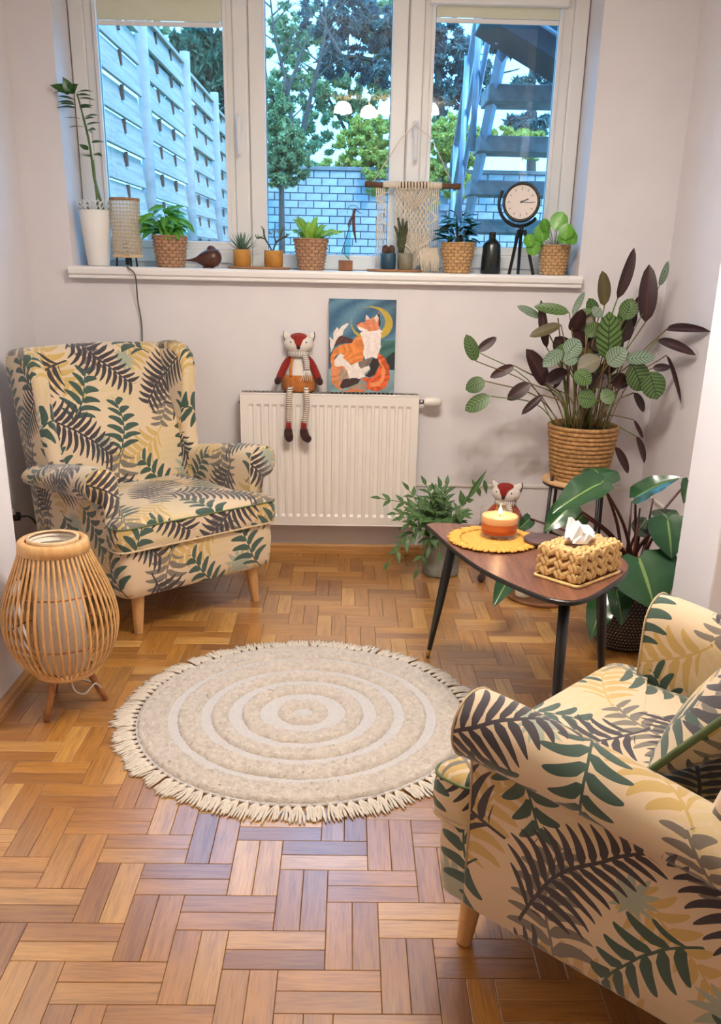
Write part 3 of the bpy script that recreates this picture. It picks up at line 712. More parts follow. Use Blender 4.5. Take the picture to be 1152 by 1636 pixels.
for k in range(41): mb.box((-W2+0.015+k*(2*W2-0.03)/40, 0.040, rz1-0.001), (0.006, 0.07, 0.008))
mb.box((0, 0.010, rz1-0.001), (2*W2, 0.008, 0.006)); mb.box((0, 0.072, rz1-0.001), (2*W2, 0.008, 0.006)); mb.build('top_grille', 'radiator_grille', rad, smooth=False)
v = MB().tube([(W2, 0.04, rz1-0.03), (W2+0.028, 0.04, rz1-0.03)], 0.010, 12).build('valve', 'chrome', rad)
MB().lathe([(0.013, 0), (0.017, 0.004), (0.021, 0.02), (0.022, 0.045), (0.019, 0.07), (0.012, 0.080), (0.0, 0.082)], 20, fn=lambda r, z, a: (r*(1+0.05*math.cos(10*a)), z)).build('thermostat_head', 'plastic_white', v, loc=(W2+0.024, 0.04, rz1-0.03), rot=(0, PI/2, 0))
MB().tube([(W2-0.06, 0.045, rz0), (W2-0.06, 0.045, rz0-0.025), (W2-0.06, 0.09, rz0-0.03)], 0.009, 10).build('pipe', 'chrome', rad)
MB().tube([(-W2-0.01, 0.04, rz1-0.045), (-W2+0.002, 0.04, rz1-0.045)], 0.006, 10).build('air_vent', 'chrome', rad)

# socket low on the recess wall, behind the left armchair
so = thing('wall_socket', 'white wall socket with plugs behind the left armchair', 'socket', (XL, 3.62, 0.305))
slab(0, 0.010, -0.042, 0.042, -0.042, 0.042).build('cover_plate', 'plastic_white', so, smooth=False, bevel=0.004)
MB().tube([(0.008, 0, 0.01), (0.045, 0, 0.01)], [0.02, 0.018], 14).build('plug', 'black_plastic', so)
MB().tube(cat([(0.045, 0, 0.01), (0.09, 0.01, 0.0), (0.13, 0.04, -0.10), (0.14, 0.08, -0.22)], 6), 0.004, 8).build('cord', 'black_plastic', so)
MB().tube([(0.008, -0.02, 0.03), (0.035, -0.02, 0.035)], [0.014, 0.012], 12).build('adapter', 'plastic_white', so)

# ------------------------------------------------------------------ ceiling lamp behind the photographer's view (seen mirrored in the middle pane)
cl = thing('ceiling_lamp', 'brass bar ceiling lamp with glowing glass bowls, mirrored in the middle pane', 'lamp', (0.16, 2.30, CEIL))
MB().lathe([(0.055, -0.03), (0.06, -0.015), (0.06, -0.0005)], 24, cap0=True, cap1=True).build('rose', 'brass', cl)
MB().tube([(0, 0, -0.03), (0, 0, -0.39)], 0.010, 12).build('stem', 'brass', cl)
MB().tube([(-0.48, 0, -0.395), (0.48, 0, -0.395)], 0.032, 14).build('bar', 'stool_wood', cl)
cup_me = None
for k, (cx, cy) in enumerate(((-0.22, 0.05), (-0.05, -0.10), (0.06, 0.07), (0.20, -0.06), (0.34, 0.05))):
    arm = MB().tube(cat([(cx, 0, -0.40), (cx, cy*0.6, -0.43), (cx, cy, -0.445)], 5), 0.006, 8).build('arm', 'brass', cl)
    if cup_me is None:
        q = MB().lathe([(0.014, 0.0), (0.034, -0.006), (0.052, -0.030), (0.060, -0.062), (0.058, -0.066), (0.049, -0.032), (0.030, -0.010), (0.004, -0.006)], 24).build('glass_bowl', 'shade_glow', cl); cup_me = q.data
    else: q = link('glass_bowl', cup_me, cl)
    q.location = (cx, cy, -0.445)
    ld = bpy.data.lights.new('bulb', 'POINT'); ld.energy = 20.0; ld.color = (1.0, 0.95, 0.88); ld.shadow_soft_size = 0.03
    lo = bpy.data.objects.new('bulb', ld); COL.objects.link(lo); lo.parent = cl; lo.location = (cx, cy, -0.445-0.048)

# second ceiling lamp in the other half of the room
c2_ = thing('globe_lamp', 'warm glowing globe ceiling lamp in the other half of the room', 'lamp', (0.66, -0.80, CEIL))
MB().lathe([(0.07, -0.03), (0.075, -0.01), (0.075, -0.0005)], 28, cap0=True, cap1=True).build('rose', 'brass', c2_)
MB().ball((0, 0, -0.115), 0.09, 24, 16).build('globe', 'globe_glow', c2_)
# ------------------------------------------------------------------ garden beyond the window
GZ = 0.70
tag(slab(-14, 18, 4.62, 40, GZ-0.2, GZ).build('ground', 'lawn', smooth=False), 'garden ground beyond the window', 'ground', kind='structure')
# woven board fence running away from the house, plane x = -1.5
FX = -1.50; rng = random.Random(3)
posts_y = [5.44, 7.27, 9.10, 10.93, 12.76]; tops = [3.02, 2.98, 2.94, 2.90, 2.86]
brd = MB(); brd.box((0, 0, 0), (0.022, 1.70, 0.190)); bo = brd.build('board', 'fence_wood', smooth=False, bevel=0.006); brd_me = bo.data; bpy.data.objects.remove(bo)
brd2 = MB(); brd2.box((0, 0, 0), (0.020, 0.030, 0.085)); bo = brd2.build('batten', 'mini_wood', smooth=False); bat_me = bo.data; bpy.data.objects.remove(bo)
where = ['nearest the house', 'second from the house', 'third from the house', 'fourth and farthest from the house']
for k in range(4):
    y0, y1 = posts_y[k], posts_y[k+1]; top = tops[k+1]-0.02
    fp = thing('garden_fence', 'woven grey wooden fence panel, ' + where[k], 'fence', (FX, (y0+y1)/2, GZ), group='garden fence panels')
    z = top-0.115; r = 0
    slab(-0.035, 0.035, -0.86, 0.86, top-GZ-0.03, top-GZ).build('top_rail', 'fence_wood', fp, smooth=False, bevel=0.004)
    while z > GZ+0.1:
        o = link('board', brd_me, fp, (0.004*(-1)**r, 0, z-GZ), (0, R(-9), 0), bevel=0.004)
        for q in (-0.30, 0.30): link('batten', bat_me, fp, (0.012, q, z-GZ+0.052), None)
        z -= 0.196; r += 1
nm = ['at the left edge of the left pane', 'the tall one right of the first panel', 'between the second and third panels', 'between the third and fourth panels', 'at the far end of the fence']
for k, (y, tz) in enumerate(zip(posts_y, tops)):
    fp = MB().tube([(0, 0, 0), (0, 0, tz-GZ+0.05)], 0.045, 14).build('fence_post', 'fence_post', loc=(FX+0.03, y, GZ)); tag(fp, 'round grey fence post ' + nm[k], 'post', group='garden fence posts')
# pale painted brick wall at the end of the garden
BY = 14.0; bw, bh = 0.222, 0.098; WT = 2.47
gw = tag(slab(-2.2, 4.6, BY+0.015, BY+0.22, GZ, WT).build('wall_garden', 'mortar', smooth=False), 'pale painted brick garden wall with dark coping', 'wall', kind='structure')
slab(-2.25, 4.65, BY-0.05, BY+0.26, WT, WT+0.05).build('coping', 'coping', gw, smooth=False, bevel=0.008)
bm_ = MB(); bm_.box((0, 0, 0), (bw-0.014, 0.05, bh-0.013)); bo = bm_.build('brick', 'brick', smooth=False); br_me = bo.data; bpy.data.objects.remove(bo)
cnt = 0
for r in range(12):
    z = WT-bh*(r+0.5); xx = -1.30+(bw/2 if r % 2 else 0)
    while xx < 3.3:
        vis = (-1.25 < xx < 0.80) or (1.35 < xx < 3.15)
        if vis:
            o = bpy.data.objects.new('brick', br_me); COL.objects.link(o); o.parent = gw; o.location = (xx, BY+0.004, z); cnt += 1
        xx += bw
# outdoor stairs beyond the right pane
st = thing('outdoor_stairs', 'grey open outdoor stairs with steel railing beyond the right pane', 'stairs', (1.45, 5.9, GZ))
SX = 1.45; SY = 5.9
tread = MB(); tread.box((0, 0, 0), (1.15, 0.30, 0.085)); to = tread.build('tread', 'stair_stone', smooth=False, bevel=0.008); tr_me = to.data; bpy.data.objects.remove(to)
tr = []
for k in range(8):
    y = 5.20+0.325*k; z = 2.44-0.212*k
    if z-0.05 < GZ: break
    lx = at([800, 777, 767, 757, 750, 744, 738, 732][k], 200, y).x
    tr.append((lx, y, z)); link('tread', tr_me, st, (lx+0.575-SX, y+0.15-SY, z-0.0425-GZ), bevel=0.008)
P = [(x+0.0-SX, y-SY, z-GZ) for x, y, z in tr]
MB().tube([(p[0]+0.01, p[1]+0.20, p[2]-0.10) for p in [P[0], P[-1]]], 0.032, 4, flat=1.6, up=(0, 0, 1)).build('stringer', 'steel_galv', st, smooth=False)
for off, hh in ((-0.03, 0.0), ):
    for k in range(0, len(P), 2):
        p = P[k]; MB().tube([(p[0]-0.03, p[1]+0.06, p[2]-0.08), (p[0]-0.03, p[1]+0.06, p[2]+0.95)], 0.018, 8).build('baluster', 'steel_galv', st)
for hz in (0.35, 0.65, 0.95):
    MB().tube([(P[0][0]-0.03, P[0][1]-0.1, P[0][2]+hz+0.06), (P[-1][0]-0.03, P[-1][1]+0.06, P[-1][2]+hz)], 0.016 if hz < 0.9 else 0.024, 8).build('rail', 'steel_galv', st)
a, b_, c_ = at(775, 25, 4.95), at(905, 105, 4.95), at(905, 30, 4.95)
mb = MB(); mb.prism([(a.x-SX, a.z-GZ), (b_.x-SX, b_.z-GZ), (b_.x+0.6-SX, b_.z-0.35-GZ), (b_.x+0.6-SX, b_.z+0.2-GZ), (a.x-SX+0.15, a.z-GZ+0.35)], 4.95-SY, 5.35-SY, 'xz'); mb.build('upper_flight', 'stair_dark', st, smooth=False)
MB().tube([(at(850, 30, 4.94).x-SX, 4.93-SY, at(850, 30, 4.94).z-GZ), (at(905, 66, 4.94).x-SX, 4.93-SY, at(905, 66, 4.94).z-GZ)], 0.010, 6).build('edge_strip', 'steel_galv', st)
# trees and bushes: each with its own trunk and leaf mass
def leafcloud(blobs, n, size, seed, elong=1.0, droop=0.0):
    rs = np.random.RandomState(seed); vol = np.array([b[1][0]*b[1][1]*b[1][2] for b in blobs])**0.67; pr = vol/vol.sum()
    sub = []
    for (c, r), q in zip(blobs, pr):
        for _ in range(max(5, int(q*n/45))):
            d = rs.normal(size=3); d /= np.linalg.norm(d); f = rs.uniform(0.1, 1.0)**0.45; rm = float(np.mean(r))*rs.uniform(0.08, 0.22)
            sub.append((np.array(c)+d*np.array(r)*f, np.array([rm, rm, rm*rs.uniform(0.5, 0.9)])))
    blobs = sub; pr = np.array([b[1][0]**1.6 for b in blobs]); pr /= pr.sum()
    idx = rs.choice(len(blobs), n, p=pr); C = np.array([b[0] for b in blobs])[idx]; Rr = np.array([b[1] for b in blobs])[idx]
    d = rs.normal(size=(n, 3)); d /= np.linalg.norm(d, axis=1)[:, None]; rad = rs.uniform(0.15, 1, n)**0.5
    p = C+d*Rr*rad[:, None]
    u = rs.normal(size=(n, 3)); u[:, 2] -= droop; u /= np.linalg.norm(u, axis=1)[:, None]; w = np.cross(u, rs.normal(size=(n, 3))); w /= np.linalg.norm(w, axis=1)[:, None]
    s = size*rs.uniform(0.5, 1.3, n)[:, None]
    V = np.stack([p-u*s*elong, p+w*s*0.5, p+u*s*elong, p-w*s*0.5], 1).reshape(-1, 3)
    F = np.arange(4*n).reshape(n, 4)
    return V, F
def foliage(name, blobs, n, size, seed, mt, parent, **k):
    V, F = leafcloud(blobs, n, size, seed, **k); me = bpy.data.meshes.new(name); me.from_pydata(V.tolist(), [], F.tolist()); me.materials.append(MATS[mt]); me.update()
    o = link(name, me, parent); o['kind'] = 'stuff'; return o
def tree(name, label, base, blobs, n, size, seed, mt, trunk=None, group='garden trees and bushes', branches=(), tk=0.13, **k):
    t = thing(name, label, 'tree' if 'tree' in name or 'pine' in name or 'conifer' in name else 'bush', base, group=group)
    loc = lambda p: (p[0]-base[0], p[1]-base[1], p[2]-base[2])
    foliage('foliage', [(loc(c), r) for c, r in blobs], n, size, seed, mt, t, **k)
    if trunk: MB().tube(cat([loc(p) for p in trunk], 5), [tk*(1-i/(5*(len(trunk)-1))*0.75) for i in range(5*(len(trunk)-1)+1)], 9).build('trunk', 'bark', t)
    for b in branches:
        q = cat([loc(p) for p in b[0]], 5); MB().tube(q, [b[1]*(1-0.8*i/(len(q)-1)) for i in range(len(q))], 6).build('branch', 'bark', t)
    return t
def blob(px, py, y, rpx, rz=None, ry=None):
    k = y/F_PX; c = at(px, py, y); return ((c.x, c.y, c.z), (rpx*k, (ry or rpx)*k, (rz or rpx)*k))
def base_of(px, y): p = at(px, 400, y); return (p.x, y, GZ)
# dark conifers behind the fence
bl = [blob(330, 60, 15.5, 36, 60), blob(350, 150, 15.5, 30, 60), blob(300, 90, 16, 34, 45), blob(345, 230, 15.5, 30, 50), blob(270, 120, 16, 30, 40)]
tree('conifer', 'dark green conifer rising behind the wooden fence', base_of(330, 15.5), bl, 14000, 0.075, 11, 'fol_conifer', [base_of(330, 15.5), (at(330, 200, 15.5)), at(335, 20, 15.5)], elong=1.6, droop=0.6)
bl = [blob(250, 70, 17, 30, 30), blob(215, 40, 17, 26, 24)]
tree('garden_tree', 'pale leafy tree peeking over the fence top', base_of(235, 17), bl, 2500, 0.07, 12, 'fol_mid', [base_of(235, 17), at(235, 160, 17), at(235, 60, 17)])
# left mid pane: bluish-green shrub
bl = [blob(452, 215, 13.0, 24, 50), blob(440, 160, 13.0, 20, 30), blob(470, 255, 13.2, 26, 34), blob(440, 275, 13.0, 24, 26)]
tree('garden_tree', 'bluish-green slender tree at the left of the middle pane', base_of(450, 13), bl, 11000, 0.034, 13, 'fol_mid', [base_of(450, 13), at(450, 250, 13), at(455, 120, 13)], elong=1.4, tk=0.05, branches=[([at(448, 200, 13), at(425, 120, 13), at(418, 40, 13)], 0.03), ([at(455, 160, 13), at(480, 90, 13), at(500, 40, 13)], 0.03)])
# big pine, top of middle and right panes
bl = [blob(590, 40, 18, 40, 34), blob(545, 95, 18, 34, 26), blob(500, 30, 18, 26, 24), blob(600, 105, 18, 36, 26), blob(660, 60, 18, 46, 50), blob(720, 80, 18, 40, 34), blob(760, 130, 18, 30, 30), blob(710, 150, 18, 30, 26), blob(560, 20, 18, 40, 30), blob(530, 60, 18, 22, 30)]
tree('pine_tree', 'large blue-green pine whose crown fills the upper middle pane', base_of(700, 18), bl, 22000, 0.042, 14, 'fol_pine', [base_of(700, 18), at(706, 250, 18), at(700, 120, 18), at(690, -30, 18)], elong=2.0,
     branches=[([at(702, 150, 18), at(640, 110, 18), at(560, 90, 18), at(500, 100, 18)], 0.06), ([at(700, 100, 18), at(620, 60, 18), at(540, 20, 18)], 0.06), ([at(704, 170, 18), at(760, 130, 18), at(830, 110, 18)], 0.05), ([at(545, 90, 17.5), at(520, 40, 17.5), at(500, -20, 17.5)], 0.04)])
# thin leafless tree with long twigs
tw = []
limbs = [[(470, 290), (462, 160), (440, 60), (430, -20)], [(470, 260), (500, 140), (520, 50), (515, -20)]]
for lm in limbs:
    q = cat([(x, y, 0) for x, y in lm], 12)
    for k in range(5, len(q), 2):
        x0, y0 = q[k].x, q[k].y; d = rng.choice((-1, 1))*rng.uniform(0.5, 1.2); ln = rng.uniform(25, 60); x1, y1 = x0+d*ln, y0-ln*0.7; xm, ym = x0+d*ln*0.5+rng.uniform(-4, 4), y0-ln*0.45
        tw.append(([at(x0, y0, 16.5), at(xm, ym, 16.5), at(x1, y1, 16.5)], 0.014)); tw.append(([at(xm, ym, 16.5), at(xm+d*4, ym-ln*0.3, 16.5), at(xm-d*8, ym-ln*0.6, 16.5)], 0.009))
tw += [([at(470, 290, 16.5), at(462, 160, 16.5), at(440, 60, 16.5), at(430, -20, 16.5)], 0.045), ([at(470, 260, 16.5), at(500, 140, 16.5), at(520, 50, 16.5), at(515, -20, 16.5)], 0.045)]
tree('garden_tree', 'thin leafless tree with fine twigs against the sky', base_of(470, 16.5), [blob(470, 240, 16.5, 30, 20)], 350, 0.07, 15, 'fol_mid', [base_of(470, 16.5), at(470, 300, 16.5), at(466, 200, 16.5)], tk=0.06, branches=tw)
# sparse leafy tree farther off, filling the view between the others
bl = [blob(470, 60, 21, 50, 46), blob(540, 150, 21, 50, 36), blob(470, 150, 21, 44, 40), blob(600, 170, 21, 44, 36), blob(500, 225, 20, 50, 34), blob(690, 190, 21, 30, 40), blob(430, 210, 21, 26, 60), blob(610, 60, 21, 40, 50)]
tree('garden_tree', 'sparse pale tree filling the gap between the pine and the hedge', base_of(560, 21), bl, 15000, 0.05, 19, 'fol_mid', [base_of(560, 21), at(560, 260, 21), at(556, 60, 21)], elong=1.4, tk=0.08, branches=[([at(558, 220, 21), at(520, 150, 21), at(470, 90, 21)], 0.04), ([at(558, 200, 21), at(610, 140, 21), at(640, 70, 21)], 0.04)])
# ivy and yellow-green hedge above the brick wall
bl = [blob(575, 235, 14.2, 34, 34), blob(610, 255, 14.2, 34, 34), blob(545, 270, 14.3, 26, 20), blob(600, 290, 13.9, 26, 18), blob(590, 205, 14.3, 30, 18), blob(630, 240, 14.2, 30, 46), blob(500, 268, 14.6, 30, 14), blob(460, 286, 14.2, 26, 8)]
tree('ivy_hedge', 'yellow-green ivy hedge spilling over the brick wall', (at(590, 400, 14.5).x, 14.5, GZ), bl, 15000, 0.036, 16, 'fol_hedge', elong=1.1)
bl = [blob(715, 215, 13.4, 34, 30), blob(745, 235, 13.4, 30, 34), blob(705, 265, 13.4, 28, 34), blob(735, 290, 13.3, 26, 26), blob(800, 225, 13.6, 40, 20), blob(840, 235, 13.6, 34, 22), blob(690, 300, 13.3, 20, 30), blob(800, 150, 14, 26, 14)]
tree('ivy_hedge', 'yellow-green leafy bush left of the outdoor stairs', (at(730, 400, 13.4).x, 13.4, GZ), bl, 16000, 0.034, 17, 'fol_hedge', elong=1.1)
bl = [blob(820, 60, 19, 50, 20), blob(860, 140, 19, 40, 20), blob(850, 200, 19, 40, 18)]
tree('garden_tree', 'blue-green tree glimpsed between the stair treads', base_of(850, 19), bl, 6000, 0.055, 18, 'fol_pine', [base_of(850, 19), at(850, 200, 19), at(850, 40, 19)], elong=1.8)
# ------------------------------------------------------------------ wing armchairs
def armchair(name, label):
    ch = thing(name, label, 'armchair', group='palm print wing armchairs')
    FB = 'palm_fabric'
    # seat base
    mb = MB(); pr = rrect(-0.340, 0.340, -0.042, 0.62, 0.045); L = [0]
    for i in range(len(pr)): L.append(L[-1]+math.dist(pr[i], pr[(i+1) % len(pr)]))
    lev = [(0.155, 0.012), (0.163, 0.003), (0.20, 0.0), (0.27, -0.004), (0.335, 0.0)]
    P = [[(x*(1-i/0.34), y-i*(1 if y > 0.3 else -1), z) for x, y in pr] for z, i in lev]
    mb.grid(P, lambda i, j: (L[j]+0.05, lev[i][0]+0.11), cv=True); mb.face(list(range(len(pr)))[::-1]); mb.build('seat_base', FB, ch)
    # seat cushion: T shape with a crowned top
    t_ = [(-0.352, -0.052), (0.352, -0.052), (0.352, 0.048), (0.287, 0.052), (0.287, 0.56), (-0.287, 0.56), (-0.287, 0.052), (-0.352, 0.048)]
    def rounded(poly, r, n=5):
        out = []
        for i, p in enumerate(poly):
            a, b = Vector(poly[i-1]), Vector(poly[(i+1) % len(poly)]); p = Vector(p); rr = min(r, (a-p).length*0.45, (b-p).length*0.45)
            p0, p1 = p+(a-p).normalized()*rr, p+(b-p).normalized()*rr
            for k in range(n+1):
                t = k/n; q = p0*(1-t)**2+p*2*t*(1-t)+p1*t*t; out.append((q.x, q.y))
        return out
    pr = rounded(t_, 0.05); L = [0]
    for i in range(len(pr)): L.append(L[-1]+math.dist(pr[i], pr[(i+1) % len(pr)]))
    ins = lambda x, y, s: (x*(1-s), 0.2+(y-0.2)*(1-s))
    mb = MB(); lev = [(0.334, 0.015), (0.345, -0.006), (0.375, -0.016), (0.405, -0.010), (0.422, 0.0)]
    P = [[(*ins(x, y, s), z) for x, y in pr] for z, s in lev]; mb.grid(P, lambda i, j: (L[j]+0.23, lev[i][0]+0.31), cv=True); mb.face(list(range(len(pr)))[::-1])
    lev2 = [(0.422, 0.0), (0.432, 0.012), (0.441, 0.05), (0.449, 0.16), (0.455, 0.35), (0.459, 0.65), (0.460, 0.95)]
    P = [[(*ins(x, y, s), z) for x, y in pr] for z, s in lev2]; n = len(pr); b = mb.grid(P, None, cv=True)
    mb.face([b+(len(lev2)-1)*n+k for k in range(n)])
    for fi in range(len(mb.f)-n*(len(lev2)-1)-1, len(mb.f)): mb.uv[fi] = [(mb.v[i][0]+0.12, mb.v[i][1]+0.41) for i in mb.f[fi]]
    cu = mb.build('seat_cushion', FB, ch)
    MB().tube([(*ins(x, y, -0.004), 0.424) for x, y in pr], 0.0030, 6, closed=True).build('piping', 'piping_green', cu)
    MB().tube([(*ins(x, y, -0.002), 0.338) for x, y in pr], 0.004, 6, closed=True).build('piping', 'piping_cream', cu)
    # scrolled arms
    for s in (1, -1):
        cx, cz, r = 0.352, 0.566, 0.064
        prof = [(0.288, 0.30), (0.287, 0.40), (0.287, 0.50)]
        for k in range(0, 15): a = PI-PI*1.32*k/14; prof.append((cx+r*math.cos(a), cz+r*math.sin(a)))
        prof += [(0.352, 0.500), (0.347, 0.46), (0.345, 0.36), (0.344, 0.25), (0.342, 0.165), (0.336, 0.157), (0.30, 0.157)]
        ys = [0.040, 0.046, 0.060, 0.12, 0.22, 0.32, 0.42, 0.52, 0.62]
        def pos(x, z, y):
            t = max(0, (y-0.05)/0.55); k = max(0, (z-0.40)/0.23); e = 0.010 if y < 0.043 else (0.003 if y < 0.05 else 0)
            zz = z - 0.085*k*t**1.3; xx = x - 0.025*t*k
            c = (0.335, 0.42); return (s*(xx+(c[0]-xx)*e*2.5), y, zz+(c[1]-zz)*e)
        L = [0]
        for p, q in zip(prof, prof[1:]): L.append(L[-1]+math.dist(p, q))
        L.append(L[-1]+0.14)
        P = [[pos(x, z, y) for x, z in prof] for y in ys]; mb = MB(); o_ = 0.17 if s > 0 else 0.43
        mb.grid(P, lambda i, j: (ys[i]+o_, L[j]+o_*0.5), cv=True)
        mb.face(list(range(len(prof))), [(x+o_, z+0.2) for x, z in prof])
        arm = mb.build('armrest', FB, ch)
        q = [pos(x*1.0, z, 0.047) for x, z in prof[1:-3]]
        MB().tube([(p[0], p[1]-0.004, p[2]) for p in q], 0.0025, 6).build('piping', 'piping_cream', arm)
    # wings with the outer back side
    for s in (1, -1):
        out = [(0.60, 0.158), (0.655, 0.158), (0.70, 0.45), (0.755, 0.78), (0.780, 0.930), (0.76, 0.970), (0.70, 0.987), (0.63, 0.993), (0.57, 0.984), (0.525, 0.953), (0.503, 0.90), (0.500, 0.84), (0.500, 0.77), (0.492, 0.70), (0.476, 0.62), (0.455, 0.545), (0.44, 0.47), (0.46, 0.35)]
        xo = lambda y, z: 0.338+0.026*max(0, (z-0.50)/0.5)**1.2*(1.2-0.6*(y-0.5)/0.28)
        n = len(out); lay = [(0.0, 0.030), (0.008, 0.010), (0.024, 0.0), (0.046, 0.002), (0.062, 0.014), (0.069, 0.034)]
        cyz = (0.62, 0.62); P = []; L = [0]
        for i in range(n): L.append(L[-1]+math.dist(out[i], out[(i+1) % n]))
        for d, e in lay:
            row = []
            for y, z in out:
                v = Vector((cyz[0]-y, cyz[1]-z)); v = v/max(v.length, 1e-6)*e
                row.append((s*(xo(y, z)-d), y+v.x, z+v.y))
            P.append(row)
        mb = MB(); mb.grid(P, lambda i, j: (L[j], lay[i][0]+0.35), cv=True)
        f0 = list(range(n)); f1 = [(len(lay)-1)*n+k for k in range(n)]; u_ = 0.1 if s > 0 else 0.33
        mb.face(f0, [(mb.v[i][1]+u_, mb.v[i][2]+u_) for i in f0]); mb.face(f1[::-1], [(mb.v[i][1]+u_+0.2, mb.v[i][2]+u_*2) for i in f1[::-1]])
        mb.build('wing', FB, ch)
    # backrest
    sec = []
    for k in range(13):
        t = k/12; z = 0.36+0.57*t; y = 0.490+0.175*t+0.015*t*t - 0.028*math.sin(PI*min(1, t*1.15))
        sec.append((y, z))
    c0 = (0.725, 0.932)
    for k in range(1, 8): a = PI-PI*k/8; sec.append((c0[0]+0.045*math.cos(a), c0[1]+0.045*math.sin(a)))
    for k in range(7): t = k/6; sec.append((0.770-0.115*t, 0.92-0.76*t))
    L = [0]
    for p, q in zip(sec, sec[1:]): L.append(L[-1]+math.dist(p, q))
    xs = [-0.318+0.636*i/14 for i in range(15)]
    P = [[(x*(1+0.02*max(0, z-0.5)), y-(0.022*(1-(x/0.318)**2) if k < 14 else 0), z+0.012*(1-(x/0.318)**2)*(1 if z > 0.8 else 0)) for k, (y, z) in enumerate(sec)] for x in xs]
    mb = MB(); mb.grid(P, lambda i, j: (xs[min(i, 14)]+0.44, L[min(j, len(L)-1)]+0.20)); mb.build('backrest', FB, ch)
    for x, y, f, ry in ((-0.258, 0.010, -0.27, 0.0), (0.258, 0.010, 0.27, 0.0), (-0.255, 0.600, -0.275, 0.67), (0.255, 0.600, 0.275, 0.67)):
        MB().lathe([(0.0, 0), (0.0145, 0.0), (0.016, 0.003), (0.0255, 0.16)], 16).build('leg', 'leg_wood', ch, loc=(f, ry, 0), rot=(math.atan2(ry-y, 0.16)*1.0, -math.atan2(f-x, 0.16), 0))
    mb = MB(); mb.box((0.05, 0.06, 0.128), (0.05, 0.001, 0.03), Matrix.Rotation(0.5, 3, 'X')); mb.build('care_tag', 'tissue', ch, smooth=False)
    return ch
ch1 = armchair('wing_armchair', 'palm print wing armchair standing in the left corner below the sill lamp'); ch1.location = (-0.571, 3.332, 0); ch1.rotation_euler = (0, 0, R(42.07))
ch2 = copy_tree(ch1); ch2['label'] = 'palm print wing armchair cut by the right edge of the picture, side turned to us'; ch2.location = (0.446, 1.718, 0); ch2.rotation_euler = (0, 0, R(226))
# cushion on the right armchair
cu = thing('cushion', 'leaf print cushion with green piping on the right armchair', 'cushion')
mb = MB(); P = []
for i in range(13):
    row = []
    for j in range(13):
        u_, v_ = i/6-1, j/6-1; k = (1-abs(u_)**2.5)*(1-abs(v_)**2.5); w = 1-0.10*(1-abs(u_))*0-0.06*(1-u_*u_)*v_*v_
        row.append((u_*0.2*(1-0.06*(1-v_*v_)), v_*0.2*(1-0.06*(1-u_*u_)), 0.07*max(k, 0)**0.6))
    P.append(row)
mb.grid(P, lambda i, j: (i*0.033, j*0.033)); mb.grid([[(x, y, -z) for x, y, z in r] for r in P], lambda i, j: (i*0.033+0.1, j*0.033+0.2), flip=True)
mb.build('cover', 'palm_fabric', cu)
rim = [P[i][0] for i in range(13)]+[P[12][j] for j in range(1, 13)]+[P[i][12] for i in range(11, -1, -1)]+[P[0][j] for j in range(11, 0, -1)]
MB().tube(rim, 0.007, 8, closed=True).build('piping', 'piping_green', cu)
a = R(226); ex = Vector((math.cos(a), math.sin(a), 0)); ey = Vector((-math.sin(a), math.cos(a), 0)); lc = ch2.location + ex*-0.01+ey*0.405 + Vector((0, 0, 0.640))
Mx = Matrix((ex, ey, Vector((0, 0, 1)))).transposed().to_4x4() @ Matrix.Rotation(R(53), 4, 'X') @ Matrix.Rotation(R(-3), 4, 'Z'); Mx.translation = lc; cu.matrix_world = Mx
# ------------------------------------------------------------------ round tufted rug
rug = thing('round_rug', 'round cream cotton rug with tufted rings and tasselled fringe', 'rug', (RUGC[0], RUGC[1], 0))
RB = 0.505
MB().lathe([(0.0, 0.0005), (RB, 0.0005), (RB+0.002, 0.004), (RB, 0.0075), (RB-0.01, 0.008), (0.3, 0.008), (0.0, 0.008)], 96).build('woven_base', 'rug_base', rug, smooth=True, ang=40)
def tuft_ring(r0, r1, seed, h=0.015):
    rs = np.random.RandomState(seed); nr = max(3, int((r1-r0)/0.0055)); n = int(2*PI*(r0+r1)/2/0.0065); P = []
    for i in range(nr+1):
        t = i/nr; e = min(1.0, min(t, 1-t)*nr/1.0); row = []
        for k in range(n):
            a = 2*PI*(k+0.5*(i % 2)+rs.uniform(-.35, .35))/n; r = r0+(r1-r0)*t+rs.uniform(-0.0025, 0.0025)
            row.append((r*math.cos(a), r*math.sin(a), 0.007+(h*rs.uniform(0.45, 1.15))*(0.1 if e < 0.5 else 1)))
        P.append(row)
    mb = MB(); mb.grid(P, cv=True); o = mb.build('tufted_ring', 'rug_tuft', rug); o['kind'] = 'stuff'
for k, (a, b) in enumerate(((0.030, 0.078), (0.132, 0.188), (0.228, 0.281), (0.314, 0.382), (0.412, 0.500))): tuft_ring(a, b, 40+k)
rr_ = random.Random(8); tas = []
for v in range(5):
    mb = MB(); mb.ball((0, 0.006, 0.006), (0.0055, 0.007, 0.0055), 8, 6)
    for q in range(6):
        dx = (q-2.5)*0.0034+rr_.uniform(-.001, .001); e = dx*1.9+rr_.uniform(-.006, .006); L_ = rr_.uniform(0.058, 0.078)
        mb.tube(cat([(dx*0.4, 0.006, 0.006), (dx, 0.022, 0.0075+0.002*(q % 2)), (e*0.8, 0.045, 0.006), (e, L_, 0.0035)], 3), [0.0032]*7+[0.0030, 0.0026, 0.0018], 5)
    o = mb.build('tassel', 'rug_fringe', rug); tas.append(o.data); bpy.data.objects.remove(o)
NT_ = 118
for k in range(NT_):
    a = 2*PI*k/NT_; o = link('tassel', tas[k % 5], rug, (RB*math.cos(a), RB*math.sin(a), 0), (0, 0, a-PI/2+rr_.uniform(-.22, .22))); o.scale = (rr_.uniform(0.9, 1.25), rr_.uniform(0.9, 1.12), 1)

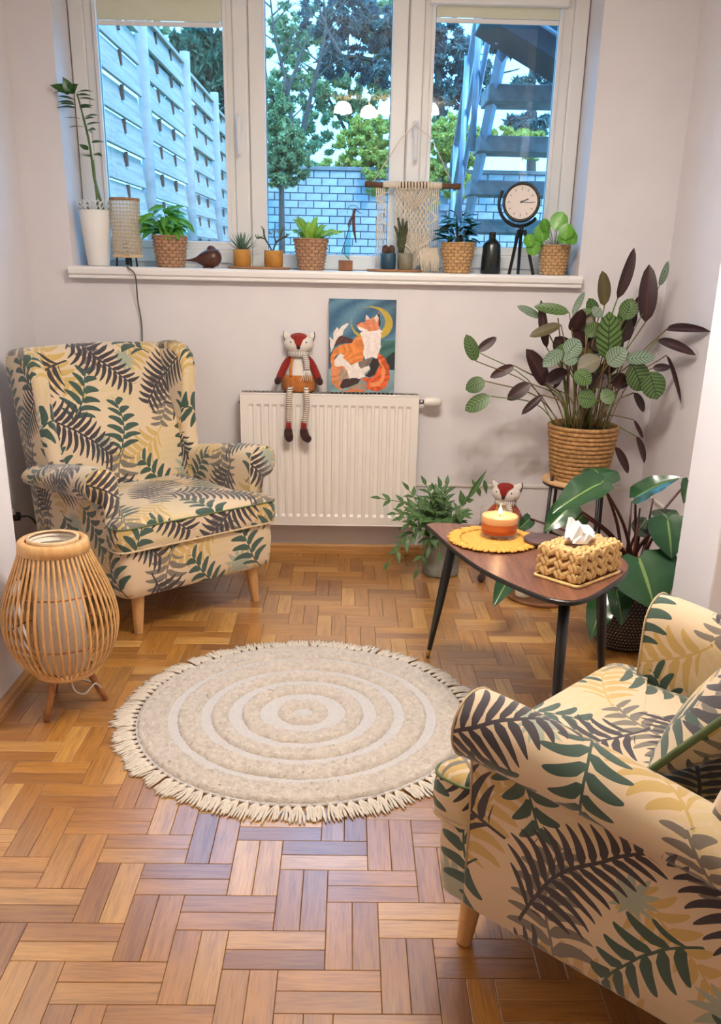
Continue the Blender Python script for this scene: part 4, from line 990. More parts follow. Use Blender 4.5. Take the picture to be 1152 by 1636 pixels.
# ------------------------------------------------------------------ rattan floor lamp
lp = thing('rattan_floor_lamp', 'pear-shaped rattan slat lamp on three wooden legs', 'lamp', (-0.862, 2.570, 0))
prof = [(0.086, 0.125), (0.118, 0.150), (0.148, 0.195), (0.165, 0.245), (0.170, 0.295), (0.163, 0.350), (0.145, 0.405), (0.121, 0.462), (0.098, 0.520)]
pc = cat([(r, 0, z) for r, z in prof], 3)
mb = MB(); wv, th = 0.0056, 0.0022; P = []
for i, p in enumerate(pc):
    P.append([(p.x+th*math.cos(a)*1.0, wv*math.sin(a), p.z) for a in (PI/4, 3*PI/4, 5*PI/4, 7*PI/4)])
mb.grid(P, cv=True, flip=True); o = mb.build('slat', 'bamboo', lp); slat_me = o.data; bpy.data.objects.remove(o)
for k in range(48): link('slat', slat_me, lp, None, (0, 0, 2*PI*k/48))
def rad_at(z):
    for p, q in zip(pc, pc[1:]):
        if p.z <= z <= q.z: return p.x+(q.x-p.x)*(z-p.z)/(q.z-p.z)
    return pc[0].x
for z in (0.245, 0.400): MB().tube(circ(rad_at(z)-0.004, 48, z), 0.003, 6, closed=True).build('hoop', 'bamboo_dark', lp)
MB().lathe([(0.080, 0.118), (0.092, 0.118), (0.096, 0.124), (0.092, 0.132), (0.080, 0.132)], 40).build('bottom_ring', 'bamboo', lp)
MB().lathe([(0.100, 0.510), (0.105, 0.512), (0.101, 0.541), (0.094, 0.546), (0.080, 0.545), (0.079, 0.534), (0.093, 0.529), (0.096, 0.510)], 48).build('top_rim', 'bamboo', lp)
sh = MB().lathe([(0.068, 0.135), (0.070, 0.135), (0.071, 0.541), (0.069, 0.541), (0.068, 0.14)], 36).build('inner_shade', 'cotton', lp)
MB().lathe([(0.067, 0.535), (0.0745, 0.535), (0.0755, 0.551), (0.069, 0.553), (0.066, 0.549)], 36).build('shade_ring', 'rattan_lamp', sh)
MB().lathe([(0.0, 0.519), (0.069, 0.519), (0.0, 0.520)], 32).build('diffuser', 'cotton', sh)
for x, y in ((-0.899, 2.457), (-0.757, 2.607), (-0.937, 2.659)):
    dx, dy = x+0.862, y-2.570; MB().tube([(dx*0.52, dy*0.52, 0.128), (dx, dy, 0.0)], [0.0125, 0.0085], 12).build('leg', 'bamboo_dark', lp)
MB().tube(cat([(0.02, -0.03, 0.125), (0.03, -0.035, 0.07), (0.06, -0.03, 0.055), (0.085, 0.0, 0.075), (0.09, 0.05, 0.03), (0.02, 0.16, 0.004), (-0.1, 0.20, 0.004)], 6), 0.003, 7).build('cord', 'cable_white', lp)

# ------------------------------------------------------------------ side table
tb = thing('side_table', 'retro three-legged side table with rounded triangular top', 'table', (0.55, 2.55, 0))
TZ = 0.51
ol = [(0.262, 2.915), (0.275, 2.872), (0.330, 2.640), (0.388, 2.462), (0.455, 2.335), (0.508, 2.255), (0.548, 2.216), (0.595, 2.205), (0.645, 2.238), (0.712, 2.318), (0.780, 2.408), (0.822, 2.490), (0.832, 2.560), (0.805, 2.630), (0.745, 2.720), (0.640, 2.820), (0.520, 2.885), (0.390, 2.925), (0.300, 2.935)]
oc = [Vector((x-0.55, y-2.55, 0)) for x, y in ol]; sm = cat(oc+[oc[0]], 4)[:-1]; n = len(sm)
def inset(e): 
    c = Vector((0.02, 0.02, 0)); return [(p.x+(c.x-p.x)*e, p.y+(c.y-p.y)*e) for p in sm]
mb = MB(); mb.prism(inset(0.012), TZ-0.0035, TZ, 'xy'); mb.build('veneer_top', 'table_wood', tb, smooth=False)
mb = MB(); P = [[(x, y, z) for x, y in inset(e)] for e, z in ((0.09, TZ-0.022), (0.0, TZ-0.014), (0.0, TZ-0.004), (0.010, TZ-0.0015), (0.014, TZ-0.002))]; mb.grid(P, cv=True, flip=True); mb.face(list(range(n))); mb.build('edge_board', 'black_metal', tb, smooth=False)
for tx, ty, fx, fy in ((0.345, 2.790, 0.298, 2.970), (0.600, 2.315, 0.575, 2.185), (0.752, 2.52, 0.842, 2.655)):
    d = Vector((fx-tx, fy-ty, -TZ+0.02)); a = Vector((tx-0.55, ty-2.55, TZ-0.02)); f = a+d
    lg = MB().tube([a, a+d*0.5, a+d*0.92], [0.0165, 0.0145, 0.0085], 14).build('leg', 'black_metal', tb)
    MB().tube([a+d*0.92, f-Vector((0, 0, 0.0))], [0.0086, 0.0068], 12).build('brass_tip', 'brass', lg)
    MB().lathe([(0.030, 0), (0.030, 0.006), (0.018, 0.008)], 20, cap0=True).build('mounting_plate', 'black_metal', lg, loc=(a.x, a.y, TZ-0.0285))
# yellow crochet mat
pm = thing('placemat', 'round yellow crocheted mat with ruffled edge on the side table', 'placemat', (0.462, 2.735, TZ+0.0005))
MB().lathe([(0, 0.0), (0.105, 0.0), (0.108, 0.004)] + [(0.104-0.0065*k, 0.004+0.0016*(k % 2)) for k in range(16)], 56).build('crochet_disc', 'placemat', pm)
rs = random.Random(4); mb = MB()
for k in range(64):
    a = 2*PI*k/64; r1 = 0.140+rs.uniform(-.006, .006); w = 0.0085; c, s = math.cos(a), math.sin(a); z = 0.003+0.004*(k % 2)
    mb.ball((c*0.122, s*0.122, 0.0052+0.001*(k % 3)), (0.024, 0.0085, 0.0045), 8, 5, Matrix.Rotation(a+rs.uniform(-.25, .25), 3, 'Z'))
mb.build('ruffled_edge', 'placemat', pm)
# candle in a glass
cj = thing('candle_jar', 'lit layered orange candle in a glass on the yellow mat', 'candle', (0.485, 2.770, TZ+0.0065))
MB().lathe([(0.0, 0.0), (0.056, 0.0), (0.060, 0.004), (0.0615, 0.040), (0.0625, 0.090)], 40).build('glass', 'cup_glass', cj)
MB().lathe([(0.0, 0.0135), (0.0545, 0.0135), (0.0560, 0.022), (0.0565, 0.026)], 36).build('red_layer', 'wax_red', cj)
MB().lathe([(0.0565, 0.026), (0.0572, 0.046)], 36).build('orange_layer', 'wax_orange', cj)
MB().lathe([(0.0572, 0.046), (0.0578, 0.065), (0.056, 0.0675), (0.040, 0.066), (0.020, 0.064), (0.0, 0.064)], 36).build('cream_layer', 'wax_cream', cj)
MB().tube([(0, 0, 0.063), (0.001, 0, 0.073)], 0.0012, 6).build('wick', 'wick', cj)
MB().lathe([(0.0, 0.070), (0.004, 0.073), (0.006, 0.079), (0.0045, 0.087), (0.0015, 0.095), (0.0, 0.098)], 14).build('flame', 'flame', cj)
ld = bpy.data.lights.new('candle_light', 'POINT'); ld.energy = 0.35; ld.color = (1.0, 0.6, 0.28); ld.shadow_soft_size = 0.006; lo = bpy.data.objects.new('candle_light', ld); COL.objects.link(lo); lo.parent = cj; lo.location = (0, 0, 0.105)
# dark lid
ld_ = thing('wooden_lid', 'dark round wooden lid lying between the candle and the woven box', 'jar_lid', (0.612, 2.700, TZ+0.0005))
MB().lathe([(0, 0), (0.050, 0), (0.052, 0.003), (0.052, 0.012)], 36).build('seal', 'black_plastic', ld_); MB().lathe([(0.050, 0.010), (0.059, 0.011), (0.060, 0.014), (0.060, 0.019), (0.058, 0.021), (0.0, 0.0212)], 40).build('disc', 'lid_wood', ld_)
# woven tissue box
tx = thing('tissue_box', 'woven water hyacinth tissue box on the side table', 'tissue box', (0.655, 2.420, TZ+0.0005), R(42.5))
BX, BYY, BZ = 0.205, 0.137, 0.092
mb = MB(); mb.box((0, 0, BZ/2), (BX-0.016, BYY-0.016, BZ-0.010)); mb.build('lining', 'hyacinth_dark', tx, smooth=False)
mb = MB()
mb.tube([(x, y, 0.004) for x, y in rrect(-BX/2-0.004, BX/2+0.004, -BYY/2-0.004, BYY/2+0.004, 0.012, 4)], 0.005, 6, closed=True); mb.build('base_trim', 'hyacinth', tx)
mb = MB(); mb.ball((0, 0, 0), (0.0175, 0.0058, 0.0070), 10, 7, fn=lambda d: Vector((d.x, d.y*(1-0.35*d.x), d.z))); o = mb.build('braid', 'hyacinth', tx); br_me2 = o.data; bpy.data.objects.remove(o)
rs = random.Random(6)
def braid_face(origin, ux, uz, nn, w, hgt, cols, rows):
    for c in range(cols):
        for r in range(rows):
            for s in (-1, 1):
                u = (c+0.5+s*0.24)/cols*w-w/2; v = (r+0.5+(0.25 if s > 0 else 0))/rows*hgt
                if v > hgt-0.004: continue
                p = Vector(origin)+Vector(ux)*u+Vector(uz)*v
                ax = (Vector(uz)*0.85+Vector(ux)*(0.62*s*(1 if c % 2 == 0 else -1)+rs.uniform(-.12, .12))).normalized(); n_ = Vector(nn); b3 = n_.cross(ax)
                M_ = Matrix((ax*rs.uniform(0.85, 1.1), n_*1.0, b3*rs.uniform(0.9, 1.25))).transposed().to_4x4(); M_.translation = p
                q = bpy.data.objects.new('braid', br_me2); COL.objects.link(q); q.parent = tx; q.matrix_local = M_
braid_face((0, -BYY/2+0.004, 0.008), (1, 0, 0), (0, 0, 1), (0, -1, 0), BX, BZ-0.010, 8, 3); braid_face((-BX/2+0.004, 0, 0.008), (0, 1, 0), (0, 0, 1), (-1, 0, 0), BYY, BZ-0.010, 6, 3)
braid_face((BX/2-0.004, 0, 0.008), (0, 1, 0), (0, 0, 1), (1, 0, 0), BYY, BZ-0.010, 6, 3); braid_face((0, BYY/2-0.004, 0.008), (1, 0, 0), (0, 0, 1), (0, 1, 0), BX, BZ-0.010, 8, 3)
for y in (-0.058, -0.042, -0.026, 0.026, 0.042, 0.058):
    mb = MB()
    for k in range(9): mb.ball((-BX/2+0.014+k*(BX-0.028)/8, y+0.003*(-1)**k, BZ-0.001), (0.0155, 0.0075, 0.0055), 8, 5, Matrix.Rotation(0.35*(-1)**k, 3, 'Z'))
    mb.build('top_strand', 'hyacinth', tx)
for x in (-0.085, -0.068, 0.068, 0.085):
    mb = MB()
    for k in range(2): mb.ball((x, -0.010+k*0.02, BZ-0.001), (0.0085, 0.0145, 0.0055), 8, 5)
    mb.build('top_strand', 'hyacinth', tx)
slab(-0.06, 0.06, -0.018, 0.018, BZ-0.006, BZ-0.003).build('slot', 'hyacinth_dark', tx, smooth=False)
ti = thing('tissue', 'crumpled white paper tissue pulled out of the woven box', 'tissue', (0.655, 2.420, TZ+BZ+0.005), R(42.5))
mb = MB(); P = []
for i in range(11):
    t = i/10; row = []
    for j in range(11):
        s = j/5-1; lobe = 0.028*math.sin(PI*t)*(1+0.5*s)
        row.append((-0.040+0.085*t+0.010*math.sin(s*4+t*3), s*0.030*(0.5+0.9*math.sin(PI*t*0.9+0.2)), 0.006+lobe*(1-0.6*s*s)+0.012*math.sin(t*9+s*2.5)*math.sin(PI*t)+0.016*max(0, t-0.4)))
    P.append(row)
rs = random.Random(3); P = [[(x+rs.uniform(-.003, .003), y+rs.uniform(-.003, .003), max(0.001, z*1.15+rs.uniform(-.004, .004))) for x, y, z in r] for r in P]
mb.grid(P[::2], None); mb.build('sheet', 'tissue', ti, smooth=False)
P2 = [[(x*0.55-0.022, y*0.7+0.006, 0.004+z*1.35) for x, y, z in r] for r in P]; mb = MB(); mb.grid([r[::2] for r in P2[::2]]); mb.build('fold', 'tissue', ti, smooth=False)
# ------------------------------------------------------------------ things on the window sill
def woven(mb, r0, r1, h, rows, cols, amp, z0=0.0, bulge=0.0):
    nv, nu = rows*4, cols*4; P = []
    for i in range(nv+1):
        t = i/nv; z = z0+h*t; r = r0+(r1-r0)*t+bulge*math.sin(PI*t); row = []
        for k in range(nu):
            a = 2*PI*k/nu; ph = (i//4) % 2
            d = amp*(0.5+0.5*math.cos(PI*k/2.0+PI*ph))*abs(math.sin(PI*(i % 4)/4))
            row.append(((r+d)*math.cos(a), (r+d)*math.sin(a), z))
        P.append(row)
    mb.grid(P, lambda i, j: (j/4, i/4), cv=True, flip=True); return mb
def basket(parent, r0, r1, h, mt, rows=9, cols=15, amp=0.0065, rim=True):
    woven(MB(), r0, r1, h, rows, cols, amp).build('woven_basket', 'weave_grey' if 'dark' in mt else 'weave_light', parent)
    MB().lathe([(r1-0.003, h-0.002), (r1+0.004, h-0.001), (r1+0.005, h+0.003), (r1, h+0.006), (r1-0.006, h+0.003), (r1-0.008, h-0.02), (r0-0.006, 0.004), (0, 0.003)], 40).build('rim', mt, parent)
    MB().lathe([(0, h-0.014), (r1-0.008, h-0.016)], 24).build('soil', 'soil', parent)
rg = random.Random(21)
ZB = ZS+0.0005; YS = 4.27
LM = {}
for nm, mt, kw in (('zz', 'zz_leaf', dict(shape='lance', w=0.30, fold=0.3, droop=0.12)), ('pothos', 'pothos_leaf', dict(shape='heart', w=0.62, fold=0.3, droop=0.3, wave=0.1)), ('lime', 'lime_leaf', dict(shape='oval', w=0.36, fold=0.35, droop=0.3, wave=0.25)),
                   ('coffee', 'coffee_leaf', dict(shape='oval', w=0.42, fold=0.25, droop=0.25)), ('pilea', 'pilea_leaf', dict(shape='round', w=0.95, fold=-0.12, droop=0.06)), ('aloe', 'succulent', dict(shape='blade', w=0.16, fold=0.7, droop=-0.1, nl=6, nw=4)),
                   ('cal_g', 'calathea_green', dict(shape='oval', w=0.40, fold=0.15, droop=0.10)), ('cal_d', 'calathea_dark', dict(shape='oval', w=0.30, fold=0.35, droop=0.12)), ('cal_o', 'calathea_olive', dict(shape='oval', w=0.35, fold=0.2, droop=0.05)), ('cal_p', 'calathea_pale', dict(shape='oval', w=0.40, fold=0.2, droop=0.12)),
                   ('philo', 'philo_leaf', dict(shape='heart', w=0.72, fold=0.22, droop=0.22, wave=0.05, nw=8, nl=14)), ('fern', 'fern_leaf', dict(shape='lance', w=0.26, fold=0.3, droop=0.15, wave=0.2, nl=7, nw=4))):
    LM[nm] = (leaf_mesh(nm+'_leaf', mt, **kw), kw['w'])
def leaf(kind, parent, base, tip, width=None, up=(0, 0, 1), roll=0.0):
    me, w = LM[kind]; return put_leaf(me, parent, base, tip, width, up, 'leaf', roll, w)
def stem(parent, pts, r=0.0025, mt='stem_green', name='stem'):
    return MB().tube(cat(pts, 4) if len(pts) > 2 else pts, r, 6).build(name, mt, parent)
# tall white pot with lace rim + zz plant
pt = thing('potted_zz_plant', 'tall zamioculcas stem in a white pot with a lace rim', 'potted plant', (-1.105, YS, ZB))
MB().lathe([(0, 0.0), (0.044, 0.0), (0.047, 0.004), (0.070, 0.225), (0.068, 0.227), (0.064, 0.21), (0.044, 0.008)], 36).build('pot', 'white_pot', pt)
for k in range(20):
    a0 = 2*PI*k/20; a1 = 2*PI*(k+1)/20; am = (a0+a1)/2; r = lambda z: 0.0695+0.0045*(z-0.225)/0.04
    f = lambda a, z: (r(z)*math.cos(a), r(z)*math.sin(a), z)
    MB().tube([f(a0, 0.226), f(am, 0.243), f(a1, 0.226)], 0.0028, 5).build('lace', 'white_pot', pt); MB().tube([f(a0, 0.243), f(a0, 0.252), f(am, 0.264), f(a1, 0.252), f(a1, 0.243)], 0.0026, 5).build('lace', 'white_pot', pt)
MB().lathe([(0, 0.208), (0.066, 0.207)], 20).build('soil', 'soil', pt)
L0 = Vector(pt.location)
sp_ = [Vector((0.045, -0.01, 0.21)), Vector(at(152, 290, YS))-L0, Vector(at(143, 230, YS))-L0, Vector(at(130, 175, YS-0.07))-L0, Vector(at(123, 150, YS-0.10))-L0]
MB().tube(cat(sp_, 6), [0.0065]*8+[0.005]*9+[0.0035]*8, 8).build('stem', 'stem_green', pt)
stem(pt, [(0.02, -0.02, 0.21), Vector(at(150, 270, YS-0.02))-L0, Vector(at(148, 255, YS-0.02))-L0], 0.005, 'stem_green')
for bx, by, tx_, ty_ in ((122, 148, 148, 142), (123, 152, 146, 150), (124, 158, 152, 156), (126, 170, 150, 166), (127, 172, 147, 169), (134, 188, 156, 180), (135, 190, 152, 186), (138, 200, 161, 193), (140, 208, 153, 205), (139, 206, 148, 212), (146, 228, 167, 224), (150, 246, 163, 247), (152, 248, 160, 245),
                         (121, 148, 84, 143), (119, 160, 91, 150), (119, 165, 91, 160), (120, 168, 92, 163), (122, 173, 88, 168), (128, 190, 101, 185), (133, 203, 109, 200), (141, 240, 126, 228), (146, 251, 128, 245)):
    zd = YS-0.01-0.10*max(0, (235-by)/90); leaf('zz', pt, Vector(at(bx, by, zd))-L0, Vector(at(tx_, ty_, min(zd+rg.uniform(-.05, .03), 4.165 if tx_ < 112 else 9)))-L0, 0.028, up=(rg.uniform(-.4, .4), -0.5, 1))
for tx_, ty_ in ((79, 133), (100, 122), (123, 133), (108, 148), (95, 140), (112, 132)): leaf('zz', pt, Vector(at(113, 147, 4.16))-L0, Vector(at(tx_, ty_, 4.14))-L0, 0.040, up=(0, -1, 0.6))
for q in ((-0.03, 0.0, 0.255), (-0.06, -0.02, 0.25)): stem(pt, [(q[0]*0.8, q[1], 0.205), q], 0.004, 'stem_brown', 'stump')
# cane lamp on the sill with its cable
sl = thing('sill_lamp', 'small cane webbing lamp on black feet with hanging cable', 'lamp', (-0.974, YS-0.005, ZB))
mb = MB(); H0, H1, rr = 0.040, 0.272, 0.062
for k in range(26):
    for d in (-0.0021, 0.0021): a = 2*PI*k/26+d/rr; mb.box((rr*math.cos(a), rr*math.sin(a), (H0+H1)/2), (0.0012, 0.0016, H1-H0), Matrix.Rotation(a, 3, 'Z'))
mb.build('cane_uprights', 'rattan_lamp', sl, smooth=False)
mb = MB()
for k in range(16): z = H0+0.008+k*(H1-H0-0.016)/15; mb.tube(circ(rr+0.0010, 40, z), 0.0019, 4, closed=True)
mb.build('cane_hoops', 'rattan_lamp', sl)
MB().lathe([(rr-0.004, H0-0.004), (rr+0.003, H0-0.004), (rr+0.003, H0+0.008), (rr-0.004, H0+0.008)], 40).build('bottom_ring', 'rattan_lamp', sl); MB().lathe([(rr-0.004, H1-0.006), (rr+0.003, H1-0.006), (rr+0.003, H1+0.004), (rr-0.004, H1+0.004)], 40).build('top_ring', 'seagrass_dark', sl)
MB().lathe([(rr-0.009, H0), (rr-0.009, H1-0.003)], 32).build('diffuser', 'paper', sl)
mb = MB()
for dx, dz in ((0, 0), (0.013, 0.002), (0, -0.015), (0.013, -0.015), (0.014, -0.03), (0.004, -0.045), (0.015, -0.045)): mb.ball((0.0+dx, -rr-0.003, 0.092+dz), 0.0028, 8, 6)
mb.build('wooden_studs', 'mini_wood', sl)
for a in (R(215), R(325), R(90)): MB().tube([(0.05*math.cos(a), 0.05*math.sin(a), 0.042), (0.054*math.cos(a), 0.054*math.sin(a), 0.0)], 0.0042, 8).build('foot', 'black_metal', sl)
MB().tube([(0.002, -0.02, 0.04), (0.002, -0.02, 0.006)], 0.010, 10).build('socket', 'black_plastic', sl)
L0 = Vector(sl.location); MB().tube(cat([(0.004, -0.03, 0.006), (0.022, -0.10, 0.004), (0.028, -0.138, -0.004)] + [Vector(p)-L0 for p in (at(216, 440, 4.125), at(220, 480, 4.16), at(226, 515, 4.17), at(228, 560, 4.17), at(232, 640, 4.17))], 6), 0.003, 7).build('cable', 'cable_grey', sl)
# pothos in basket
b1 = thing('potted_pothos', 'bright green leafy plant in a woven basket beside the wooden bird', 'potted plant', (-0.788, YS, ZB), group='woven sill planters'); basket(b1, 0.058, 0.074, 0.125, 'seagrass_dark')
for k in range(80):
    a = rg.uniform(0, 2*PI); e = rg.uniform(0.25, 1.3); rad = rg.uniform(0.01, 0.085); c = Vector((math.cos(a)*rad-0.012, math.sin(a)*rad*0.6, 0.14+rg.uniform(0.0, 0.13)*(1-rad/0.14)))
    d = Vector((math.cos(a), math.sin(a)*0.7, rg.uniform(-0.6, 0.5))).normalized(); ln = rg.uniform(0.045, 0.075)
    leaf('pothos', b1, c, c+d*ln, up=(rg.uniform(-.3, .3), -0.7, 1)); 
    if k % 2 == 0: stem(b1, [(math.cos(a)*0.02, math.sin(a)*0.02, 0.11), c*0.6+Vector((0, 0, 0.06)), c], 0.0016)
# wooden bird
bd = thing('wooden_bird', 'carved dark wooden bird figurine on the window sill', 'figurine', (-0.622, YS-0.02, ZB))
def egg(d): return Vector((d.x*(1.0 if d.x > 0 else 1.0), d.y*(1-0.25*max(0, -d.x)), d.z))
mb = MB(); rings = [(-0.098, 0.030, 0.0035, 0.003), (-0.075, 0.031, 0.006, 0.005), (-0.052, 0.034, 0.013, 0.011), (-0.028, 0.037, 0.027, 0.027), (0.0, 0.040, 0.036, 0.039), (0.024, 0.042, 0.037, 0.040), (0.044, 0.044, 0.029, 0.034), (0.056, 0.044, 0.014, 0.018), (0.060, 0.044, 0.003, 0.004)]
P = [[(x, w*math.sin(2*PI*k/16), z-h*math.cos(2*PI*k/16)) for k in range(16)] for x, z, w, h in rings]; mb.grid(P, cv=True); mb.face(list(range(16))); mb.face([8*16+k for k in range(16)][::-1]); mb.build('body', 'bird_wood', bd)
MB().ball((0.015, 0, 0.077), (0.019, 0.016, 0.017), 14, 9).build('head', 'bird_wood', bd); MB().tube([(0.030, 0, 0.078), (0.044, 0, 0.074)], [0.006, 0.0008], 8).build('beak', 'bird_wood', bd)
MB().lathe([(0, 0), (0.026, 0), (0.024, 0.006), (0, 0.006)], 20).build('foot_base', 'bird_wood', bd)
# two plates with little pots
def plate(x, r, label): o = MB().lathe([(0, 0), (r-0.006, 0), (r, 0.004), (r, 0.008), (r-0.003, 0.010), (0, 0.010)], 48).build('cork_plate', 'cork_plate', loc=(x, YS-0.005, ZB)); o.scale = (1, 0.62, 1); return tag(o, label, 'plate', 'thin wooden plates on the sill')
plate(-0.400, 0.140, 'thin wooden plate under the two mustard pots'); plate(0.196, 0.124, 'thin wooden plate under the blue and grey cactus pots')
def pot(parent, r, h, mt):
    MB().lathe([(0, 0), (r*0.93, 0), (r*0.96, 0.003), (r*0.96, h*0.18), (r, h*0.2), (r, h-0.002), (r-0.002, h), (r-0.005, h-0.004), (r-0.006, h-0.012), (0, h-0.012)], 28).build('pot', mt, parent)
    MB().lathe([(0, h-0.010), (r-0.006, h-0.0105)], 20).build('soil', 'soil', parent)
ZP = ZB+0.0105
m1 = thing('potted_aloe', 'spiky aloe in a mustard pot, left one on the plate', 'potted plant', (-0.474, YS-0.005, ZP)); pot(m1, 0.039, 0.070, 'mustard_pot')
for k in range(30):
    a = k*2.4; t = k/30; el = R(78-62*t); d = Vector((math.cos(a)*math.cos(el), math.sin(a)*math.cos(el), math.sin(el))); b0 = Vector((math.cos(a)*0.010*t, math.sin(a)*0.010*t, 0.062)); leaf('aloe', m1, b0, b0+d*(0.085-0.022*abs(t-0.4)), up=(-math.cos(a), -math.sin(a), 0.8))
m2 = thing('potted_succulent', 'branching succulent in a mustard pot, right one on the plate', 'potted plant', (-0.336, YS-0.005, ZP)); pot(m2, 0.042, 0.068, 'mustard_pot')
L0 = Vector(m2.location); pp = lambda x, y: Vector(at(x, y, YS-0.005))-L0
for pts, r in (([(435, 402), (430, 392), (423, 380), (421, 366)], .004), ([(436, 402), (440, 390), (447, 382), (457, 378)], .004), ([(424, 382), (417, 380), (410, 381)], .003), ([(442, 388), (438, 378), (439, 370)], .003), ([(448, 382), (449, 373), (452, 367)], .003), ([(454, 379), (460, 374)], .0026)):
    MB().tube(cat([pp(*q) for q in pts], 4), r, 7).build('branch', 'succulent_dark', m2)
for x, y in ((421, 367), (410, 380), (439, 371), (451, 368), (460, 376), (416, 380), (457, 379), (445, 372), (432, 374)):
    for k in range(4): a = rg.uniform(0, 2*PI); b0 = pp(x, y); leaf('aloe', m2, b0, b0+Vector((math.cos(a)*0.016, math.sin(a)*0.012, rg.uniform(-.002, .018))), 0.006, up=(0, -1, 0.5))
b2 = thing('potted_fern', 'lime green fern in a woven basket in the middle of the sill', 'potted plant', (-0.172, YS, ZB), group='woven sill planters'); basket(b2, 0.053, 0.074, 0.125, 'seagrass_dark')
for k in range(20):
    a = 2*PI*k/20+rg.uniform(-.2, .2); el = R(rg.uniform(38, 86)); ln = rg.uniform(0.105, 0.145); d = Vector((math.cos(a)*math.cos(el)*1.1, math.sin(a)*math.cos(el)*0.7, math.sin(el)*0.85)); b0 = Vector((math.cos(a)*0.015, math.sin(a)*0.015, 0.112)); leaf('lime', b2, b0, b0+d*ln, 0.042, up=(-math.cos(a)*0.6, -0.6, 1))
# glass and wood bird ornament on a block
og = thing('glass_ornament', 'abstract bird ornament of teal glass and wire on a wooden block', 'ornament', (-0.019, YS, ZB)); L0 = Vector(og.location); pp = lambda x, y: Vector(at(x, y, YS))-L0
mb = MB(); mb.box((0, 0, 0.022), (0.062, 0.062, 0.044)); mb.build('block', 'block_wood', og, smooth=False, bevel=0.002)
tri = [pp(562, 350), pp(546, 403), pp(558, 414)]; tri2 = tri+[pp(560, 395)]
mb = MB(); mb.prism([(p.x, p.z) for p in tri2], -0.002, 0.002, 'xz'); mb.build('glass_wing', 'teal_glass', og, smooth=False)
MB().tube([tri[0], tri[1], tri[2], pp(558, 418)], 0.0018, 6).build('wire', 'black_metal', og)
def spind(pts, rads, name, mt, parent): return MB().tube(cat(pts, 5), rads, 8).build(name, mt, parent)
spind([pp(562, 352), pp(566, 338), pp(568, 333)], [0.002+0.004*math.sin(PI*i/10) for i in range(11)], 'body', 'mini_wood', og)
spind([pp(566, 338), pp(565, 360), pp(569, 388)], [0.0015+0.0055*math.sin(PI*min(1, i/10*0.9+0.1)) for i in range(11)], 'tail', 'mini_wood', og)
spind([pp(562, 346), pp(558, 355), pp(556, 364)], [0.001+0.003*math.sin(PI*i/10) for i in range(11)], 'wing_tip', 'mini_wood', og)
MB().tube([pp(564, 340)+Vector((0.026*math.cos(t), 0, 0.026*math.sin(t)+0.004)) for t in [R(10+8*i) for i in range(24)]], 0.0012, 5).build('wire_ring', 'black_metal', og); MB().tube([pp(568, 334), pp(574, 340), pp(580, 341)], [0.002, 0.0014, 0.0005], 6).build('beak', 'black_metal', og)
# cactus pots
c1 = thing('potted_cactus', 'two round brown cacti in a small blue pot', 'potted plant', (0.168, YS-0.005, ZP)); pot(c1, 0.034, 0.067, 'blue_pot')
for x in (-0.013, 0.014): MB().ball((x, 0, 0.078), (0.015, 0.015, 0.021), 24, 12, fn=lambda d: d*(1+0.06*math.cos(12*math.atan2(d.y, d.x)))).build('cactus', 'cactus_brown', c1)
c2 = thing('potted_cactus', 'tall branching cactus in a small grey pot', 'potted plant', (0.243, YS-0.005, ZP)); pot(c2, 0.034, 0.067, 'grey_pot'); L0 = Vector(c2.location); pp = lambda x, y: Vector(at(x, y, YS-0.005))-L0
for pts, r in (([(640, 404), (641, 390), (640, 370), (636, 348)], .010), ([(642, 404), (645, 385), (648, 365), (650, 353)], .009), ([(640, 398), (637, 380), (633, 367), (630, 361)], .007), ([(642, 402), (643, 380), (644, 362), (643, 350)], .009), ([(640, 400), (636, 392), (635, 384)], .005), ([(646, 380), (650, 368), (649, 357)], .006)):
    q = cat([pp(*p) for p in pts], 4); MB().tube(q, [r*(1-0.55*(i/(len(q)-1))**2)*(1+0.12*(-1)**i) for i in range(len(q))], 6).build('cactus_branch', 'cactus_green', c2)
# macrame hanging on the window handle
mc = thing('macrame_hanging', 'cream macrame wall hanging on a driftwood stick hung from the window handle', 'macrame', tuple(at(662, 297, 4.345))); L0 = Vector(mc.location); YM = 4.345; pp = lambda x, y, dy=0: Vector(at(x, y, YM+dy))-L0
MB().tube(cat([pp(583, 294), pp(620, 296), pp(662, 295), pp(700, 297), pp(736, 298)], 5), [0.012+0.0015*math.sin(i*1.7) for i in range(21)], 10).build('driftwood_stick', 'driftwood', mc)
MB().tube([pp(597, 290), pp(640, 222), pp(663, 200), pp(690, 222), pp(722, 292)], 0.0022, 6).build('hanging_cord', 'macrame', mc)
MB().tube([pp(612, 295), pp(640, 295.5)], 0.0145, 12).build('cord_wrap', 'macrame', mc); MB().tube([pp(684, 296), pp(706, 297)], 0.0145, 12).build('cord_wrap', 'macrame', mc)
mb = MB()
for x in range(634, 690, 5): mb.tube([pp(x, 289, -0.014), pp(x, 304, -0.014)], 0.0045, 6)
mb.build('lark_knots', 'macrame', mc)
mb = MB(); XS = [632+3.4*k for k in range(17)]
for k, x in enumerate(XS):
    ys = list(range(302, 436, 6)); mb.tube([pp(x+1.6*math.sin(y/6*PI+k*PI)*(1 if y < 372 else 0.4)+(662-x)*(0.12 if y > 372 else 0.06)*(y-302)/130, y if y < 426 else 426+4*math.sin(k), -0.006+0.004*math.sin(y/6*PI+k)) for y in ys], 0.0042, 5)
mb.build('knotted_panel', 'macrame', mc)
